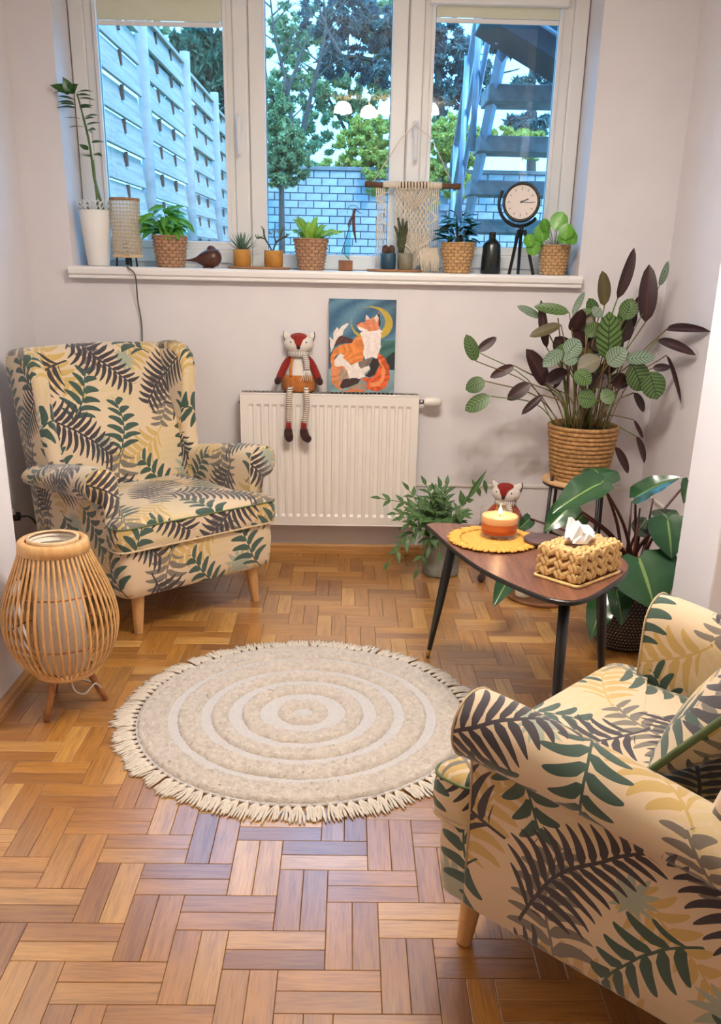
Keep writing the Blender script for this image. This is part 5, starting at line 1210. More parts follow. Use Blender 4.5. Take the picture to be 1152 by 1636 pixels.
for s in (1, -1):
    for k in range(6): MB().tube([pp(662+s*(34-k*5), 375, -0.012), pp(662+s*(18-k*2.5), 390+k, -0.013), pp(662, 402+k*3, -0.012)], 0.0028, 5).build('diamond_cord', 'macrame', mc)
    for k in range(5): MB().tube([pp(662+s*(10+k*4.5), 305, -0.012), pp(662, 325+k*2.5, -0.013)], 0.0026, 5).build('diamond_cord', 'macrame', mc)
for s, x0 in ((1, 688), (-1, 614)):
    for k in range(5): x = x0+s*k*3.2; MB().tube(cat([pp(x, 300), pp(x-s*1.5, 340), pp(x+s*0.5, 385), pp(x+s*1.2, 428)], 4), 0.0030, 5).build('side_cord', 'macrame', mc)
    for k in range(2): MB().tube(cat([pp(x0-s*8, 306), pp(x0+s*(10+4*k), 316), pp(x0-s*4, 332), pp(x0+s*(8+3*k), 348), pp(x0-s*6, 360)], 5), 0.0024, 5).build('side_cord', 'macrame', mc)
mb = MB()
for k in range(26): x = 672+k*1.2; mb.tube([pp(x-4, 396, -0.008), pp(x, 415, -0.01), pp(x+rg.uniform(-4, 4), 434, -0.01)], 0.0022, 5)
mb.build('tassel', 'macrame', mc)
# dark green plant
b3 = thing('potted_coffee_plant', 'glossy dark green plant in a woven basket beside the black bottle', 'potted plant', (0.473, YS, ZB), group='woven sill planters'); basket(b3, 0.053, 0.073, 0.122, 'seagrass')
for k in range(76):
    a = rg.uniform(0, 2*PI); rad = rg.uniform(0.01, 0.066); z = 0.135+rg.uniform(0, 0.13)*(1-rad/0.13); c = Vector((math.cos(a)*rad, math.sin(a)*rad*0.7, z)); d = Vector((math.cos(a), math.sin(a)*0.8, rg.uniform(-.4, .7))).normalized()
    leaf('coffee', b3, c, c+d*rg.uniform(0.042, 0.068), up=(rg.uniform(-.4, .4), -0.5, 1))
    if k % 4 == 0: stem(b3, [(0, 0, 0.11), c*0.5+Vector((0, 0, 0.06)), c], 0.0018, 'stem_dark')
# black ribbed bottle
bt = thing('black_bottle', 'black ribbed glass bottle beside the tripod clock', 'bottle', (0.622, YS, ZB))
MB().lathe([(0, 0), (0.041, 0), (0.043, 0.004), (0.041, 0.06), (0.0385, 0.118), (0.034, 0.130), (0.020, 0.140), (0.0155, 0.148)], 48, fn=lambda r, z, a: (r*(1+0.035*math.cos(14*a+(z*60))*(1 if 0.003 < z < 0.125 else 0)), z)).build('body', 'bottle_black', bt)
MB().lathe([(0.0155, 0.146), (0.0150, 0.160), (0.0165, 0.164), (0.0165, 0.172), (0.011, 0.173), (0.010, 0.16)], 24).build('neck', 'bottle_black', bt)
# tripod clock
ck = thing('tripod_clock', 'round clock on a black tripod at the right end of the sill', 'clock', (0.745, YS-0.01, ZB)); CZ = 0.291
hd = bpy.data.objects.new('clock_head', None)
Rk = Matrix.Rotation(R(-14), 4, 'Z') @ Matrix.Rotation(R(90-6), 4, 'X')
cf = MB().lathe([(0, -0.022), (0.070, -0.022), (0.078, -0.016), (0.080, 0.0), (0.080, 0.016), (0.077, 0.020), (0.071, 0.019), (0.068, 0.013)], 56).build('case', 'black_metal', ck); M_ = Rk.copy(); M_.translation = Vector((-0.012, -0.02, CZ)); cf.matrix_local = M_
fc = MB().lathe([(0, 0.0125), (0.0685, 0.0125)], 48).build('dial', 'clock_face', cf)
mb = MB()
for k in range(12): a = 2*PI*k/12; ln = 0.013 if k % 3 == 0 else 0.010; mb.box((0.053*math.sin(a), 0.053*math.cos(a), 0.0135), (0.0034, ln, 0.0006), Matrix.Rotation(-a, 3, 'Z'))
mb.build('hour_marks', 'gasket', cf, smooth=False)
def hand(nm, ang, ln, w): a = R(ang); mb = MB(); mb.box((math.sin(a)*ln*0.40, math.cos(a)*ln*0.40, 0.0150), (w, ln, 0.0008), Matrix.Rotation(-a, 3, 'Z')); mb.build(nm, 'black_metal', cf, smooth=False)
hand('hour_hand', 67, 0.036, 0.005); hand('minute_hand', 93, 0.055, 0.003)
MB().lathe([(0, 0.0135), (0.004, 0.0135), (0.004, 0.0165), (0, 0.0165)], 12).build('hub', 'black_metal', cf)
MB().tube([Vector((-0.012+0.093*math.cos(t), 0.005, CZ+0.093*math.sin(t))) for t in [R(150+9*i) for i in range(20)]], 0.0045, 8, flat=1.6).build('yoke', 'black_metal', ck)
MB().tube([(0.0, 0.0, 0.165), (0.0, 0.0, 0.205)], 0.0095, 12).build('neck', 'black_metal', ck)
for fx, fy, tx_ in ((-0.048, -0.045, -0.012), (0.058, -0.045, 0.014), (0.01, 0.060, 0.0)): MB().tube([(tx_, fy*0.1, 0.182), (fx, fy, 0.0)], [0.0075, 0.0068], 4, flat=1.0).build('leg', 'black_metal', ck, smooth=False)
# pilea
b4 = thing('potted_pilea', 'round-leaved pilea in a woven basket at the sill end', 'potted plant', (0.898, YS, ZB), group='woven sill planters'); basket(b4, 0.052, 0.068, 0.120, 'seagrass'); L0 = Vector(b4.location)
for x, y, w in ((893, 353, 22), (866, 372, 20), (852, 396, 18), (908, 376, 20), (915, 380, 16), (846, 384, 15), (905, 370, 18), (872, 360, 16), (898, 380, 12), (862, 384, 12)):
    c = Vector(at(x, y, (4.15 if x > 900 else YS-0.06)-rg.uniform(0, .03)))-L0; rr2 = w*4.3/1451*0.62; d = Vector((rg.uniform(-.5, .5), -0.15, -1)).normalized(); leaf('pilea', b4, c-d*rr2, c+d*rr2, up=(rg.uniform(-.5, .5), -1, 0.25)); stem(b4, [(0, 0, 0.10), (c.x*0.5, c.y*0.5, max(0.12, c.z*0.6+0.06)), c], 0.0016)
# ------------------------------------------------------------------ plant stand, calathea, philodendron, fern
ps = thing('plant_stand', 'black metal plant stand with a round wooden top', 'stand', (1.005, 3.87, 0))
MB().lathe([(0, 0.440), (0.150, 0.440), (0.153, 0.443), (0.153, 0.453), (0.150, 0.456), (0, 0.456)], 44).build('wooden_top', 'stool_wood', ps)
for k, a in enumerate((R(205), R(295), R(25), R(115))):
    MB().tube([(0.140*math.cos(a), 0.140*math.sin(a), 0.475), (0.158*math.cos(a), 0.158*math.sin(a), 0.0)], 0.0075, 8).build('leg', 'black_metal', ps)
for k in range(2):
    a = R(205+90*k); MB().tube([(0.150*math.cos(a), 0.150*math.sin(a), 0.17), (-0.150*math.cos(a), -0.150*math.sin(a), 0.17)], 0.006, 8).build('cross_bar', 'black_metal', ps)
MB().tube(circ(0.146, 36, 0.434), 0.005, 6, closed=True).build('ring', 'black_metal', ps)
CP = Vector((1.005, 3.87, 0.4565))
ca = thing('potted_calathea', 'large calathea with maroon leaf backs in a seagrass basket on the stand', 'potted plant', tuple(CP))
# coiled seagrass basket: rows of rope
mb = MB(); prof = []; rows = 13; h = 0.235
for k in range(rows):
    t0 = k/rows; r = 0.112+0.032*t0**0.8
    for q in range(5): a = -PI/2+PI*q/4; prof.append((r+0.008*math.cos(a), h*(k+0.5)/rows+h/rows*0.5*math.sin(a)))
woven_fn = lambda r, z, a: (r+0.0022*math.sin(46*a+z*40)*math.sin(PI*z/h*rows)**2+0.0012*math.sin(17*a+z*210), z)
mb.lathe([(0, 0.0), (0.108, 0.0)]+prof+[(0.140, h), (0.136, h-0.03)], 110, fn=woven_fn); mb.build('seagrass_basket', 'seagrass_brown', ca)
MB().lathe([(0, h-0.022), (0.138, h-0.026)], 30).build('soil', 'soil', ca)
def zc(x, y, dy=0.0):
    d = 3.87+dy; p = Vector(at(720+x/2.667, 380+y/2.667, d))
    while p.x > 1.355 or (p.y > 4.15): d -= 0.03; p = Vector(at(720+x/2.667, 380+y/2.667, d))
    return p-CP
CAL = [(710, 260, 795, 40, 40, 'd', .05), (830, 360, 852, 108, 60, 'd', .08), (655, 290, 650, 140, 48, 'o', -.02), (890, 205, 932, 100, 26, 'p', .10), (670, 520, 680, 315, 78, 'g', -.10), (720, 360, 770, 270, 40, 'g', .0), (738, 445, 762, 330, 48, 'd', .05), (740, 400, 815, 235, 30, 'd', .08), (505, 318, 355, 285, 38, 'g', -.05), (380, 340, 285, 285, 28, 'p', .0), (410, 470, 380, 265, 30, 'd', .0), (470, 370, 335, 418, 36, 'o', -.05), (520, 330, 572, 222, 22, 'p', .0), (535, 330, 605, 305, 26, 'g', .0),
       (108, 525, 68, 410, 44, 'g', -.05), (112, 485, 200, 420, 30, 'd', .0), (272, 545, 165, 595, 32, 'd', -.05), (148, 610, 60, 645, 52, 'g', -.08), (170, 675, 58, 735, 52, 'g', -.10), (340, 620, 238, 690, 44, 'd', -.08), (395, 670, 298, 752, 26, 'd', -.06), (405, 630, 335, 470, 62, 'd', -.05), (405, 620, 500, 555, 46, 'd', -.08), (920, 390, 1075, 380, 28, 'd', .05), (885, 435, 1035, 485, 32, 'd', .0), (860, 555, 940, 550, 26, 'd', .0), (920, 500, 990, 690, 14, 'd', .05), (770, 535, 830, 655, 78, 'g', -.12), (845, 570, 885, 690, 78, 'g', -.10), (780, 660, 835, 745, 30, 'd', -.05), (790, 845, 840, 965, 28, 'd', -.05), (780, 775, 825, 860, 14, 'd', .0),
       (670, 540, 745, 470, 64, 'p', -.14), (745, 520, 880, 500, 44, 'p', -.12), (540, 680, 625, 690, 64, 'g', -.16), (640, 690, 700, 660, 52, 'g', -.16), (490, 500, 555, 430, 60, 'p', -.12), (475, 480, 395, 545, 44, 'p', -.12), (480, 530, 545, 500, 44, 'p', -.14), (540, 560, 640, 510, 64, 'o', -.12), (600, 470, 520, 395, 44, 'd', .0), (700, 640, 740, 575, 58, 'd', -.05), (620, 640, 650, 570, 54, 'd', -.08), (530, 570, 600, 620, 58, 'g', -.14), (640, 300, 610, 335, 44, 'p', -.06), (700, 890, 770, 1010, 30, 'd', -.05), (520, 420, 640, 400, 46, 'd', .03), (690, 500, 705, 390, 62, 'd', .02), (575, 420, 640, 360, 42, 'g', -.04), (560, 470, 600, 540, 50, 'o', -.08), (600, 430, 640, 480, 46, 'd', -.02), (780, 300, 760, 400, 36, 'd', .06), (650, 580, 690, 520, 48, 'd', -.02), (500, 455, 440, 520, 40, 'g', -.06), (440, 640, 475, 590, 16, 'd', -.04), (620, 400, 560, 380, 36, 'g', -.02)]
rg = random.Random(9)
for _ in range(16):
    x_, y_ = rg.uniform(480, 740), rg.uniform(330, 620); a_ = rg.uniform(-2.6, -0.5); l_ = rg.uniform(70, 110); CAL.append((x_, y_, x_+l_*math.cos(a_), y_+l_*math.sin(a_), rg.uniform(40, 60), rg.choice('ddggop'), rg.uniform(-.05, .10)))
for i, (bx, by, tx_, ty_, w, kd, dy) in enumerate(CAL):
    b0 = zc(bx, by, dy); t0 = zc(tx_, ty_, dy+rg.uniform(-.05, .03)); ww = w/2.667*4.05/1451*1.25
    leaf({'d': 'cal_d', 'g': 'cal_g', 'o': 'cal_o', 'p': 'cal_p'}[kd], ca, b0, t0, ww, up=(rg.uniform(-.25, .25), -1.0, 0.55) if kd in 'gpo' else (rg.uniform(-.5, .5), -1.0, 0.25))
    a = rg.uniform(0, 2*PI); r0 = rg.uniform(0.02, 0.075); g0 = Vector((max(-.085, min(.085, b0.x*0.25))+r0*0.5*math.cos(a), r0*math.sin(a), h-0.03)); mid = g0*0.45+b0*0.55+Vector((-(b0.x)*0.12, 0, 0.035))
    stem(ca, [g0, mid, b0], rg.uniform(0.0020, 0.0030), 'stem_brown' if i % 3 else 'stem_green', 'petiole')
for k in range(16):
    a = rg.uniform(0, 2*PI); g0 = Vector((0.06*math.cos(a), 0.06*math.sin(a), h-0.03)); stem(ca, [g0, g0*1.5+Vector((0, 0, 0.06)), g0*1.9+Vector((rg.uniform(-.04, .04), 0, rg.uniform(.12, .28)))], 0.0028, 'stem_brown', 'petiole')

# philodendron in a dark pot on the floor
PP = Vector((1.045, 3.13, 0.0))
ph = thing('potted_philodendron', 'broad-leaved philodendron in a black woven pot on the floor', 'potted plant', tuple(PP))
MB().lathe([(0, 0), (0.095, 0), (0.105, 0.006), (0.140, 0.15), (0.146, 0.29), (0.142, 0.296), (0.136, 0.28), (0.1, 0.02)], 48).build('pot', 'black_pot', ph)
MB().lathe([(0, 0.265), (0.136, 0.262)], 28).build('soil', 'soil', ph)
mb = MB()
for r in range(21):
    z = 0.018+r*0.013; rr_2 = (0.105+0.035*(z/0.15)) if z < 0.15 else (0.140+0.006*(z-0.15)/0.14)
    for k in range(64): a = 2*PI*(k+0.5*(r % 2))/64; mb.box((rr_2*math.cos(a)*1.004, rr_2*math.sin(a)*1.004, z), (0.003, 0.0062, 0.0032), Matrix.Rotation(a, 3, 'Z') @ Matrix.Rotation(0.6, 3, 'X'))
o = mb.build('woven_dots', 'pot_dot', ph, smooth=False); o['kind'] = 'stuff'
def zp(x, y, d): return Vector(at(860+x/4.608, 720+y/4.608, d))-PP
PH = [(465, 238, 115, 395, 190, 2.98, 2.86, (0.1, -0.55, 1)), (478, 240, 405, 60, 205, 3.02, 3.16, (0.0, -0.8, 0.7)), (715, 345, 1022, 148, 150, 3.08, 3.02, (-0.3, -0.6, 1)), (252, 400, 45, 575, 150, 3.05, 2.98, (0.2, -0.7, 1)), (950, 505, 1000, 775, 235, 3.00, 2.90, (-.1, -1, 0.6)), (955, 500, 870, 395, 150, 3.02, 3.10, (0, -0.6, 1)), (738, 790, 890, 1150, 400, 2.96, 2.82, (0.0, -1, 0.75)), (1105, 220, 1085, 385, 90, 3.25, 3.2, (0, -1, 0.3)), (725, 600, 822, 475, 120, 3.15, 3.2, (0.3, -0.6, 0.6)), (480, 1080, 395, 1380, 160, 3.0, 2.9, (-.2, -1, 0.3)), (575, 1040, 645, 1285, 150, 3.0, 2.92, (0.3, -1, 0.3)), (-190, 900, -320, 1110, 130, 3.25, 3.1, (-.3, -1, 0.4)), (330, 470, 250, 560, 120, 3.2, 3.2, (0.4, -1, .2)), (-60, 500, -150, 590, 90, 3.35, 3.3, (0.2, -1, 0.4)), (990, 690, 960, 850, 100, 3.15, 3.1, (0.6, -1, 0))]
for bx, by, tx_, ty_, w, d0, d1, up in PH:
    b0, t0 = zp(bx, by, d0), zp(tx_, ty_, d1); leaf('philo', ph, b0, t0, w/4.608*3.2/1451*1.3, up=up)
    g0 = Vector((rg.uniform(-.05, .05), rg.uniform(-.05, .04), 0.262)); mid = (g0+b0)*0.5+Vector((-b0.x*0.1, 0.02, max(0.05, 0.28-b0.z)*0.35)); pts = cat([g0, mid, b0], 6); MB().tube(pts, [0.0075-0.0035*i/(len(pts)-1) for i in range(len(pts))], 8).build('petiole', 'stem_maroon', ph)
for k in range(4): a = rg.uniform(0, 2*PI); g0 = Vector((0.04*math.cos(a), 0.04*math.sin(a), 0.262)); MB().tube([g0, g0*1.5+Vector((0, 0, rg.uniform(0.08, 0.16)))], [0.008, 0.003], 8).build('shoot', 'stem_maroon', ph)

# fern in a zinc pot
FP = Vector((0.430, 3.905, 0.0))
fe = thing('potted_floor_fern', 'bushy blue-green fern in a zinc pot beside the radiator', 'potted plant', tuple(FP))
MB().lathe([(0, 0), (0.078, 0), (0.082, 0.003), (0.083, 0.012), (0.081, 0.016), (0.087, 0.17), (0.090, 0.185), (0.087, 0.188), (0.083, 0.17), (0.078, 0.02)], 44).build('pot', 'zinc', fe); MB().lathe([(0, 0.165), (0.083, 0.163)], 24).build('soil', 'soil', fe)
def zf(x, y, d): return Vector(at(600+x/6.4, 740+y/6.4, d))-FP
def frond(base, tip, n, lw, ll, lift, up=(0, -0.6, 1)):
    base, tip = Vector(base), Vector(tip); pts = cat([base, (base+tip)*0.5+Vector((0, 0, lift)), tip], 8); st_ = MB().tube(pts, [0.0018]*len(pts), 5).build('frond_stem', 'stem_green', fe)
    L_ = len(pts)
    for k in range(n):
        t = 0.35+0.65*k/max(1, n-1); i = min(L_-2, int(t*(L_-1))); p = pts[i]; d = (pts[i+1]-pts[max(0, i-1)]).normalized(); u = Vector(up).normalized(); s = d.cross(u).normalized()
        for sg in (-1, 1):
            if k == n-1 and sg > 0: break
            e = (d*0.8+s*sg*(0.9 if k < n-1 else 0.0)).normalized(); leaf('fern', fe, p, p+e*ll*(1.1-0.5*abs(t-0.6)), lw, up=up)
G = Vector((0, 0, 0.165))
for tx_, ty_, d, n, lift in ((10, 350, 3.85, 5, .05), (320, 245, 3.92, 5, .0), (180, 515, 3.80, 5, .05), (235, 565, 3.80, 4, .06), (500, 190, 3.98, 6, .0), (730, 195, 3.98, 6, .0), (660, 215, 3.9, 6, .02), (600, 260, 3.85, 6, .03), (100, 1060, 3.74, 6, .10), (215, 860, 3.78, 5, .10), (410, 1140, 3.76, 5, .12), (320, 640, 3.78, 5, .06), (910, 540, 3.82, 5, .05), (850, 590, 3.85, 5, .04), (560, 330, 3.82, 6, .03), (450, 380, 3.8, 5, .04), (700, 380, 3.8, 6, .03), (540, 900, 3.74, 5, .09), (650, 950, 3.74, 4, .09), (400, 560, 3.76, 6, .05), (600, 480, 3.76, 6, .03), (760, 480, 3.78, 5, .04), (480, 700, 3.74, 5, .07), (700, 600, 3.74, 6, .05), (560, 620, 3.72, 6, .05), (330, 420, 3.88, 5, .02)):
    b0 = G+Vector((rg.uniform(-.03, .03), rg.uniform(-.03, .03), 0)); frond(b0, zf(tx_, ty_, d), n, 0.020, 0.058, lift)
frond(G+Vector((0.05, 0, 0)), zf(900, 420, 3.9), 3, 0.02, 0.06, .02); 
for a_, b_, w in (((940, 370), (1150, 60), .026), ((900, 440), (870, 270), .034), ((930, 390), (1010, 370), .02), ((1045, 250), (1075, 350), .02), ((1110, 170), (1140, 330), .02), ((1020, 240), (985, 160), .014)):
    leaf('fern', fe, zf(*a_, 3.92), zf(*b_, 3.92), w, up=(0, -1, 0.3))
stem(fe, [G+Vector((0.04, 0, 0)), zf(860, 470, 3.92), zf(930, 390, 3.92)], 0.002)

# wooden tray with a white candle under the table
tr2 = thing('wooden_tray', 'round dark wooden tray on the floor behind the table', 'tray', (0.835, 3.62, 0))
o = MB().lathe([(0, 0), (0.145, 0), (0.150, 0.004), (0.150, 0.016), (0.146, 0.018), (0.143, 0.010), (0, 0.009)], 48).build('tray_body', 'tray_wood', tr2)
for k in range(4): a = PI/4+k*PI/2; MB().lathe([(0.0, -0.0), (0.010, 0), (0.010, 0.001)], 12).build('foot', 'black_plastic', tr2, loc=(0.11*math.cos(a), 0.11*math.sin(a), 0))
pc2 = thing('pillar_candle', 'short white pillar candle on the floor tray', 'candle', (0.752, 3.60, 0.0105)); MB().lathe([(0, 0), (0.033, 0), (0.034, 0.003), (0.034, 0.072), (0.031, 0.075), (0, 0.072)], 28).build('wax', 'wax_white', pc2); MB().tube([(0, 0, 0.07), (0.001, 0, 0.083)], 0.0012, 6).build('wick', 'wick', pc2)
# ------------------------------------------------------------------ fox dolls and the canvas
def stuffed(mb, pts, rads, n=12, flat=1.0): return mb.tube(pts, rads, n, flat=flat)
def doll(name, label, base, rz, legs='hang', lean=0.0):
    """sitting stuffed fox: local -y is the front, origin at its seat"""
    d = thing(name, label, 'doll', base, rz, group='stuffed fox dolls')
    # torso with overalls
    MB().lathe([(0, 0.0), (0.060, 0.0), (0.070, 0.012), (0.070, 0.04), (0.062, 0.080), (0.052, 0.11), (0.040, 0.145), (0.022, 0.165), (0, 0.168)], 24, fn=lambda r, z, a: (r*(1-0.30*abs(math.sin(a))), z)).build('torso', 'fox_white', d)
    MB().lathe([(0.064, 0.001), (0.074, 0.012), (0.074, 0.045), (0.068, 0.072), (0.064, 0.074), (0.060, 0.07)], 28, fn=lambda r, z, a: (r*(1.04-0.28*abs(math.sin(a)))*(1+0.02*math.sin(9*a)), z)).build('overalls', 'fox_brown', d)
    for s in (-1, 1): MB().tube(cat([(s*0.034, -0.047, 0.068), (s*0.034, -0.040, 0.11), (s*0.028, -0.018, 0.150), (s*0.030, 0.02, 0.14), (s*0.036, 0.036, 0.07)], 5), 0.0065, 6, flat=0.4, up=(0, -1, 0)).build('strap', 'fox_brown', d)
    for s in (-1, 1):
        a = MB().tube(cat([(s*0.036, 0, 0.148), (s*0.060, -0.008, 0.115), (s*0.078, -0.018, 0.080), (s*0.088, -0.026, 0.060)], 4), [0.013, 0.015, 0.0165, 0.017, 0.017, 0.017, 0.0165, 0.016, 0.016, 0.016, 0.0155, 0.015, 0.014], 10).build('arm', 'fox_red', d); MB().ball((s*0.092, -0.030, 0.050), (0.0155, 0.0155, 0.020), 12, 9, Matrix.Rotation(s*-0.5, 3, 'Y')).build('paw', 'fox_maroon', a)
    # head
    hd = MB().ball((0, -0.006, 0.208), (0.066, 0.044, 0.044), 24, 14, fn=lambda v: Vector((v.x*(1-0.10*max(0, v.z)), v.y, v.z))).build('head', 'fox_white', d)
    P = []  # red cap: forehead peak running down to the nose
    for i in range(10):
        t = i/9; row = []
        for k in range(25):
            s = k/12-1; ang = s*1.5
            low = 0.30+0.55*abs(s)**1.0 if abs(s) > 0.22 else 0.30+0.55*0.22-(0.22-abs(s))*3.0
            th = (1-t)*max(-0.35, min(0.92, low*1.0-0.15))*PI/2 + t*PI/2
            x, y, z = math.sin(ang)*math.cos(th), -math.cos(ang)*math.cos(th), math.sin(th); row.append((x*0.0675*(1-0.10*max(0, z)), -0.006+y*0.0455, 0.208+z*0.0455))
        P.append(row)
    mb = MB(); mb.grid(P); mb.build('red_cap', 'fox_red', hd)
    MB().ball((0, -0.050, 0.196), (0.0085, 0.008, 0.009), 10, 8).build('nose', 'fox_nose', hd)
    for s in (-1, 1):
        MB().ball((s*0.034, -0.043, 0.216), 0.0032, 8, 6).build('eye', 'fox_nose', hd)
        e = MB().tube([(s*0.044, 0.0, 0.226), (s*0.058, -0.003, 0.246), (s*0.064, -0.003, 0.258)], [0.020, 0.013, 0.002], 10, flat=0.5, up=(0, 1, 0)).build('ear', 'fox_white', hd)
        MB().tube([(s*0.046, 0.010, 0.224), (s*0.061, 0.006, 0.246), (s*0.067, 0.004, 0.258)], [0.021, 0.013, 0.002], 10, flat=0.4, up=(0, 1, 0)).build('ear_back', 'fox_maroon', e)
    sc = MB().lathe([(0.036, 0.150), (0.046, 0.152), (0.049, 0.162), (0.047, 0.173), (0.036, 0.176)], 26, fn=lambda r, z, a: (r*(1.05-0.12*abs(math.sin(a))), z)).build('scarf', 'stripe_scarf', d)
    MB().tube(cat([(0.026, -0.048, 0.165), (0.036, -0.056, 0.135), (0.038, -0.056, 0.10)], 5), 0.013, 8, flat=0.35, up=(0, -1, 0)).build('scarf_tail', 'stripe_scarf_tail', sc)
    mb = MB()
    for k in range(6): x = 0.030+k*0.0035; mb.tube([(x, -0.056, 0.102), (x+(k-3)*0.004, -0.058, 0.075), (x+(k-3.2)*0.006, -0.057, 0.050)], 0.0022, 5)
    mb.build('scarf_fringe', 'cotton', sc)
    for s in (-1, 1):
        if legs == 'hang': q = [(s*0.032, -0.03, 0.016), (s*0.036, -0.088, 0.016), (s*0.037, -0.104, -0.002), (s*0.036+0.004*s, -0.106, -0.06), (s*0.034-0.008, -0.106, -0.125)]
        else: q = [(s*0.032, -0.02, 0.016), (s*0.036, -0.07, -0.03), (s*0.040, -0.12, -0.085), (s*0.042, -0.145, -0.118)]
        p = cat(q, 5); lg = MB().tube(p, 0.0125, 10).build('leg', 'stripe_leg', d); e = p[-1]
        if legs == 'hang':
            MB().tube([e+Vector((0, 0, 0.004)), e+Vector((0, 0, -0.028))], [0.0125, 0.0135], 12).build('sock', 'fox_red', lg)
            dx = 0.016 if s > 0 else 0.004; MB().tube(cat([e+Vector((0, 0, -0.024)), e+Vector((dx*0.2-0.002, 0.0, -0.045)), e+Vector((dx*0.8, -0.012, -0.064)), e+Vector((dx*1.9, -0.022, -0.068))], 4), [0.014, 0.017, 0.0185, 0.019, 0.0195, 0.020, 0.020, 0.0195, 0.019, 0.018, 0.017, 0.015, 0.009], 12).build('boot', 'fox_maroon', lg)
        else:
            MB().tube([e+Vector((0, 0.006, 0.008)), e+Vector((0, -0.008, -0.022))], 0.0135, 12).build('sock', 'fox_red', lg); MB().ball(e+Vector((0, -0.020, -0.029)), (0.018, 0.032, 0.018), 14, 10).build('boot', 'fox_maroon', lg)
    return d
doll('fox_doll', 'fox doll in brown overalls sitting on the radiator, legs dangling', (at(478, 620, 4.155).x, 4.155-0.002, rz1+0.0035), R(0))
d2 = doll('fox_doll', 'fox doll half hidden behind the candle, standing on the floor', (at(808, 800, 3.93).x, 3.93, 0.165), R(-24), 'stand')
# painted canvas
cv = thing('fox_canvas', 'unframed painting of a fox under a crescent moon leaning above the radiator', 'painting')
cw, chh = at(631, 560, 4.15).x-at(525, 560, 4.15).x, at(578, 478, 4.15).z-(rz1+0.004)
W_, H_ = 104, 146
def inside(poly, X, Y):
    r = np.zeros(X.shape, bool); n = len(poly); j = n-1
    for i in range(n):
        xi, yi = poly[i]; xj, yj = poly[j]; c = ((yi > Y) != (yj > Y)) & (X < (xj-xi)*(Y-yi)/((yj-yi) or 1e-9)+xi); r ^= c; j = i
    return r
gx, gy = np.meshgrid((np.arange(W_)+0.5)/W_, (np.arange(H_)+0.5)/H_)   # gy from the top
X, Y = 130+gx*(1085-130), 65+gy*(1392-65)
img = np.zeros((H_, W_, 3)); rs = np.random.RandomState(2)
C = lambda *c: np.array(lin(*c)[:3])
sw = 0.5+0.5*np.sin(X/70+Y/45+2*np.sin(Y/120)); img[:] = C(52, 98, 130)*(1-sw[..., None])+C(96, 140, 164)*sw[..., None]
dk = np.clip((X-700)/380*(1-(Y-65)/500), 0, 1)[..., None]; img = img*(1-0.6*dk)+C(28, 40, 50)*0.6*dk
def fillp(poly, col, jit=0.0):
    k = inside(poly, X, Y); img[k] = C(*col)
    if jit: img[k] *= (1+jit*np.sin(X[k]/22+Y[k]/34+3*np.sin(Y[k]/47)+2*np.sin(X[k]/61)))[:, None]
moon = ((X-740)**2+((Y-400)*1.25)**2 < 300**2) & ~((X-690)**2+((Y-375)*1.2)**2 < 240**2); img[moon] = C(196, 168, 62)
k = (Y > 640) & (X > 860); img[k] = C(60, 110, 104)*(0.7+0.5*sw[k][:, None]); fillp([(960, 880), (1085, 780), (1085, 1060), (1000, 1050)], (22, 40, 44)); k = Y > 1060; img[k] = C(132, 164, 168)*(0.8+0.35*sw[k][:, None])
fillp([(140, 600), (160, 820), (200, 740), (260, 640), (330, 560), (340, 500), (420, 410), (380, 405), (310, 450), (270, 500), (250, 460), (200, 520), (190, 640)], (240, 226, 216))
fillp([(200, 740), (240, 640), (290, 580), (400, 600), (500, 640), (460, 680), (300, 690)], (84, 48, 40), 0.2)
fillp([(150, 900), (200, 780), (300, 710), (460, 680), (520, 590), (590, 580), (640, 680), (650, 800), (620, 930), (500, 980), (450, 990), (400, 940), (340, 900), (350, 840), (280, 830), (220, 880), (210, 960), (170, 1000)], (232, 138, 66), 0.16)
fillp([(160, 1040), (210, 960), (300, 1000), (400, 1010), (420, 1180), (300, 1290), (330, 1370), (250, 1340), (180, 1260)], (224, 142, 92), 0.15)
fillp([(215, 930), (290, 830), (350, 850), (340, 900), (410, 950), (450, 1000), (550, 950), (600, 1040), (720, 1000), (725, 1050), (650, 1110), (660, 1160), (580, 1190), (430, 1190), (400, 1080), (350, 1010), (250, 1020), (210, 1000)], (244, 232, 222))
fillp([(275, 1200), (300, 1060), (360, 1040), (405, 1110), (400, 1180), (320, 1260)], (176, 148, 128), 0.15)
fillp([(555, 990), (640, 920), (760, 870), (740, 960), (690, 1000), (600, 1045)], (128, 112, 100), 0.15)
fillp([(780, 870), (850, 900), (860, 980), (800, 1130), (730, 1170), (660, 1150), (740, 1050), (720, 990)], (44, 32, 30))
fillp([(840, 800), (930, 880), (1010, 1010), (1020, 1180), (960, 1320), (840, 1375), (680, 1340), (690, 1240), (600, 1210), (640, 1170), (760, 1180), (830, 1080), (870, 980), (830, 890)], (222, 92, 42), 0.25)
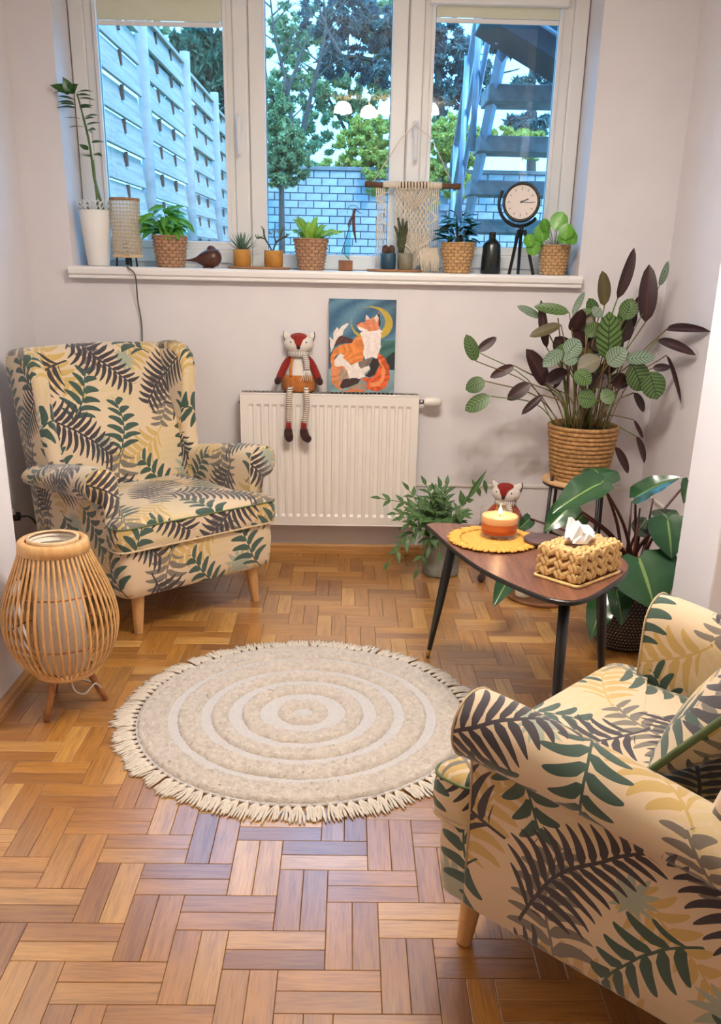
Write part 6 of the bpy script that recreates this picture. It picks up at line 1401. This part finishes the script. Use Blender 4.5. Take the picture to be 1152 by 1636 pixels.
for q in ([(900, 960), (960, 1080), (930, 1220), (860, 1300), (890, 1180)], [(720, 1250), (850, 1230), (920, 1150), (880, 1290), (740, 1310)], [(850, 880), (890, 940), (900, 1000), (860, 960)]): fillp(q, (244, 150, 92))
fillp([(290, 1310), (340, 1200), (520, 1180), (600, 1200), (560, 1260), (420, 1320), (330, 1340)], (62, 40, 36), 0.1); fillp([(400, 1340), (520, 1280), (660, 1240), (690, 1280), (600, 1340), (450, 1365)], (176, 146, 124), 0.1); fillp([(300, 1380), (480, 1350), (680, 1340), (650, 1385)], (226, 128, 78))
fillp([(575, 530), (700, 500), (860, 470), (880, 560), (870, 640), (880, 720), (820, 900), (760, 870), (660, 910), (620, 830), (640, 720), (600, 600)], (244, 230, 222))
fillp([(520, 400), (640, 380), (660, 290), (700, 350), (790, 300), (830, 240), (850, 330), (860, 470), (800, 500), (700, 515), (590, 500), (530, 450)], (226, 138, 96), 0.1); fillp([(530, 440), (600, 460), (700, 500), (620, 520), (560, 490)], (244, 230, 222)); fillp([(660, 270), (650, 350), (720, 345)], (240, 214, 200)); fillp([(820, 250), (770, 330), (810, 390), (840, 320)], (240, 214, 200)); fillp([(800, 240), (850, 280), (870, 440), (840, 430), (835, 320)], (40, 48, 58)); fillp([(515, 410), (560, 392), (580, 400), (530, 420)], (34, 34, 40)); fillp([(680, 400), (720, 395), (710, 410)], (150, 70, 50))
fillp([(855, 480), (905, 510), (870, 530)], (244, 230, 222))
mb = MB(); cols = []
for j in range(H_+1):
    for i in range(W_+1): mb.v.append((i/W_*cw, -0.0162, chh-j/H_*chh))
for j in range(H_):
    for i in range(W_): a = j*(W_+1)+i; mb.face([a, a+W_+1, a+W_+2, a+1]); cols.append((*img[j, i], 1.0))
mb.build('paint_layer', 'canvas_paint', cv, cols=cols, fixn=False, smooth=False)
slab(0, cw, -0.016, 0, 0, chh).build('stretched_canvas', 'canvas_edge', cv, smooth=False, bevel=0.002)
cv.location = (at(525, 600, 4.15).x, 4.158, rz1+0.0035); cv.rotation_euler = (R(-2.2), 0, 0)
